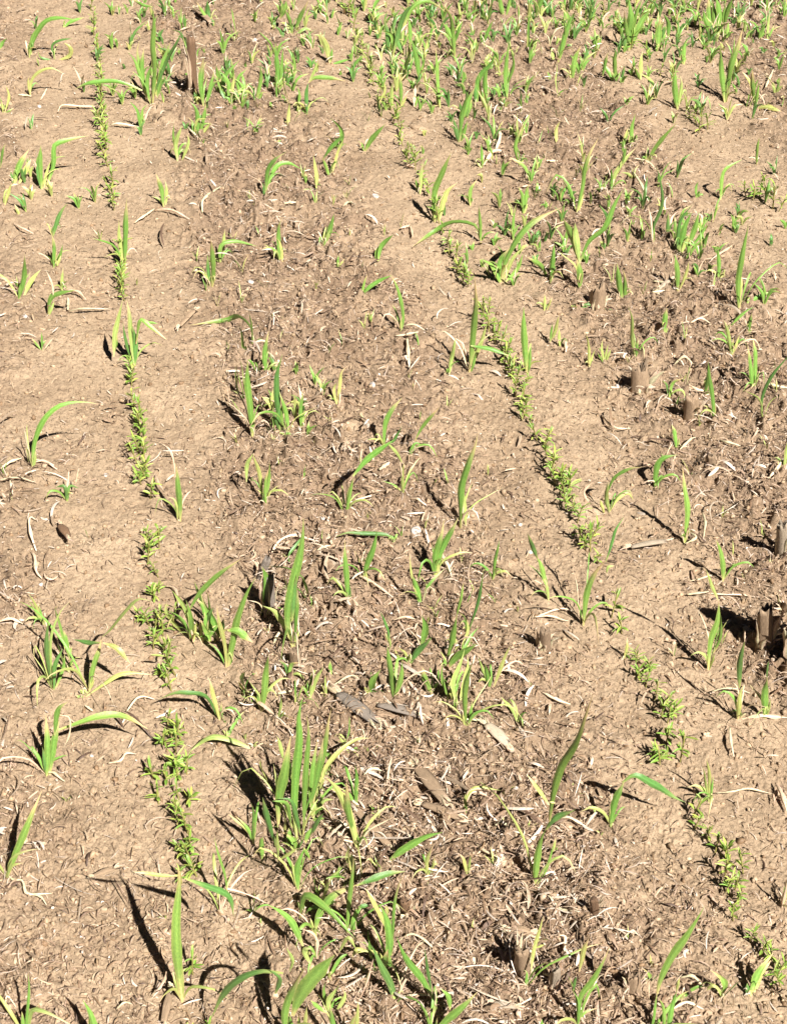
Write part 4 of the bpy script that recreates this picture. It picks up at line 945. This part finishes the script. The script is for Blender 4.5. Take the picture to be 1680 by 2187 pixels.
# ------------------------------------------------------------------ pale pebbles and larger clods
def rock(name, P, r, mat, rnd, colr, sub=2, flat=.7):
    import bmesh
    bm = bmesh.new(); bmesh.ops.create_icosphere(bm, subdivisions=sub, radius=1)
    ax = Vector([rnd.gauss(0, 1) for _ in range(3)]).normalized(); sh = [(Vector([rnd.gauss(0, 1) for _ in range(3)]).normalized(), rnd.uniform(.55, .9)) for _ in range(7)]
    for v in bm.verts:
        c = v.co.copy()
        for d, k in sh:
            e = c.dot(d)
            if e > k: c -= d * (e - k) * .85
        c *= 1 + .10 * math.sin(c.x * 5 + c.y * 7 + ax.x * 9) + rnd.uniform(-.05, .05)
        v.co = Vector((c.x * r * rnd_s[0], c.y * r * rnd_s[1], c.z * r * flat))
    V = np.array([v.co[:] for v in bm.verts]); Fc = [[v.index for v in f.verts] for f in bm.faces]; bm.free()
    o = link(name, mesh(name, V, Fc, mat, np.tile(np.array(colr), (len(V), 1)))); o.location = P; o.rotation_euler = (0, 0, rnd.uniform(0, 6.28)); return o
PEB = [(800, 421, 9, 'white pebble on bare soil left of the middle row, upper part'), (796, 826, 9, 'white pebble on bare soil near the centre'),
 (888, 1133, 13, 'largest white stone, just right of centre'), (1106, 70, 8, 'white pebble near the far edge right of centre'),
 (196, 1610, 5, 'small pale pebble between shoots at the left, lower middle'), (296, 280, 6, 'pale pebble below the dark far-left clump'),
 (1318, 2181 - 1360, 6, None), (56, 683, 6, None), (226, 1012, 6, None), (536, 610, 9, None), (1110, 2208 - 1090, 5, None), (545, 95, 7, None), (690, 1105, 6, None),
 (1242, 1815, 5, None), (1130, 1178, 7, None), (1545, 230, 5, None), (1100, 1700, 6, None), (1160, 470, 5, None), (400, 2085, 5, None), (85, 228, 6, None), (846, 1500, 5, None), (90, 1255, 5, None)]
for n, (px, py, rp, lab) in enumerate(PEB):
    rnd = random.Random(800 + n); rnd_s = (rnd.uniform(.9, 1.25), rnd.uniform(.7, 1.0)); P = ground(px, py); P.z = gz(P.x, P.y) + .001
    o = rock('pebble', P, rp / pxm(P), M_STONE, rnd, (1, 1, 1)); tag(o, lab, 'pebble', 'pale pebbles on the soil')
    if not lab: PEND.append((o, 'small pale pebble', px, py))
CLOD = [('02', 565, 215, 90, 'big smooth soil clod near the far edge, right of centre'), ('00', 1050, 740, 100, 'broad soil clod right below the far-left grass clump'), ('12', 830, 700, 70, 'soil clod behind the squat stub'),
 ('12', 120, 270, 75, 'rounded soil clod right of the middle row, upper part'), ('21', 920, 1220, 62, 'round soil clod near the picture centre, right of the V shaped pair'), ('12', 1100, 140, 45, 'small clod in thick litter, upper right'),
 ('32', 720, 1540, 70, 'low soil clod under the tan stub at the bottom right'), ('21', 130, 280, 60, 'soil lump behind the tallest left-centre shoot'), ('11', 510, 1290, 50, 'brown lump in litter left of the big slanting leaf'),
 ('31', 1650, 1120, 60, 'soil clod at lower right behind the blocky stub'), ('22', 1610, 180, 60, 'soil lump left of the bright cream stub'), ('31', 690, 380, 40, 'small clod beside the long brown stalk'), ('02', 20, 560, 60, 'soil clod right of far centre'), ('01', 980, 800, 75, 'bare soil clod right of the middle row, far part')]
for n, (t, x, y, rp, lab) in enumerate(CLOD):
    rnd = random.Random(900 + n); rnd_s = (rnd.uniform(.9, 1.2), rnd.uniform(.7, 1.0)); P = ground(*tp(t, x, y)); P.z = hz(P.x, P.y) - .004
    o = rock('soil_clod', P, rp * .3387 / pxm(P), M_SOIL, rnd, (1, 1, 1), 4, .5); tag(o, lab, 'clod', 'larger soil clods')
finish_labels()
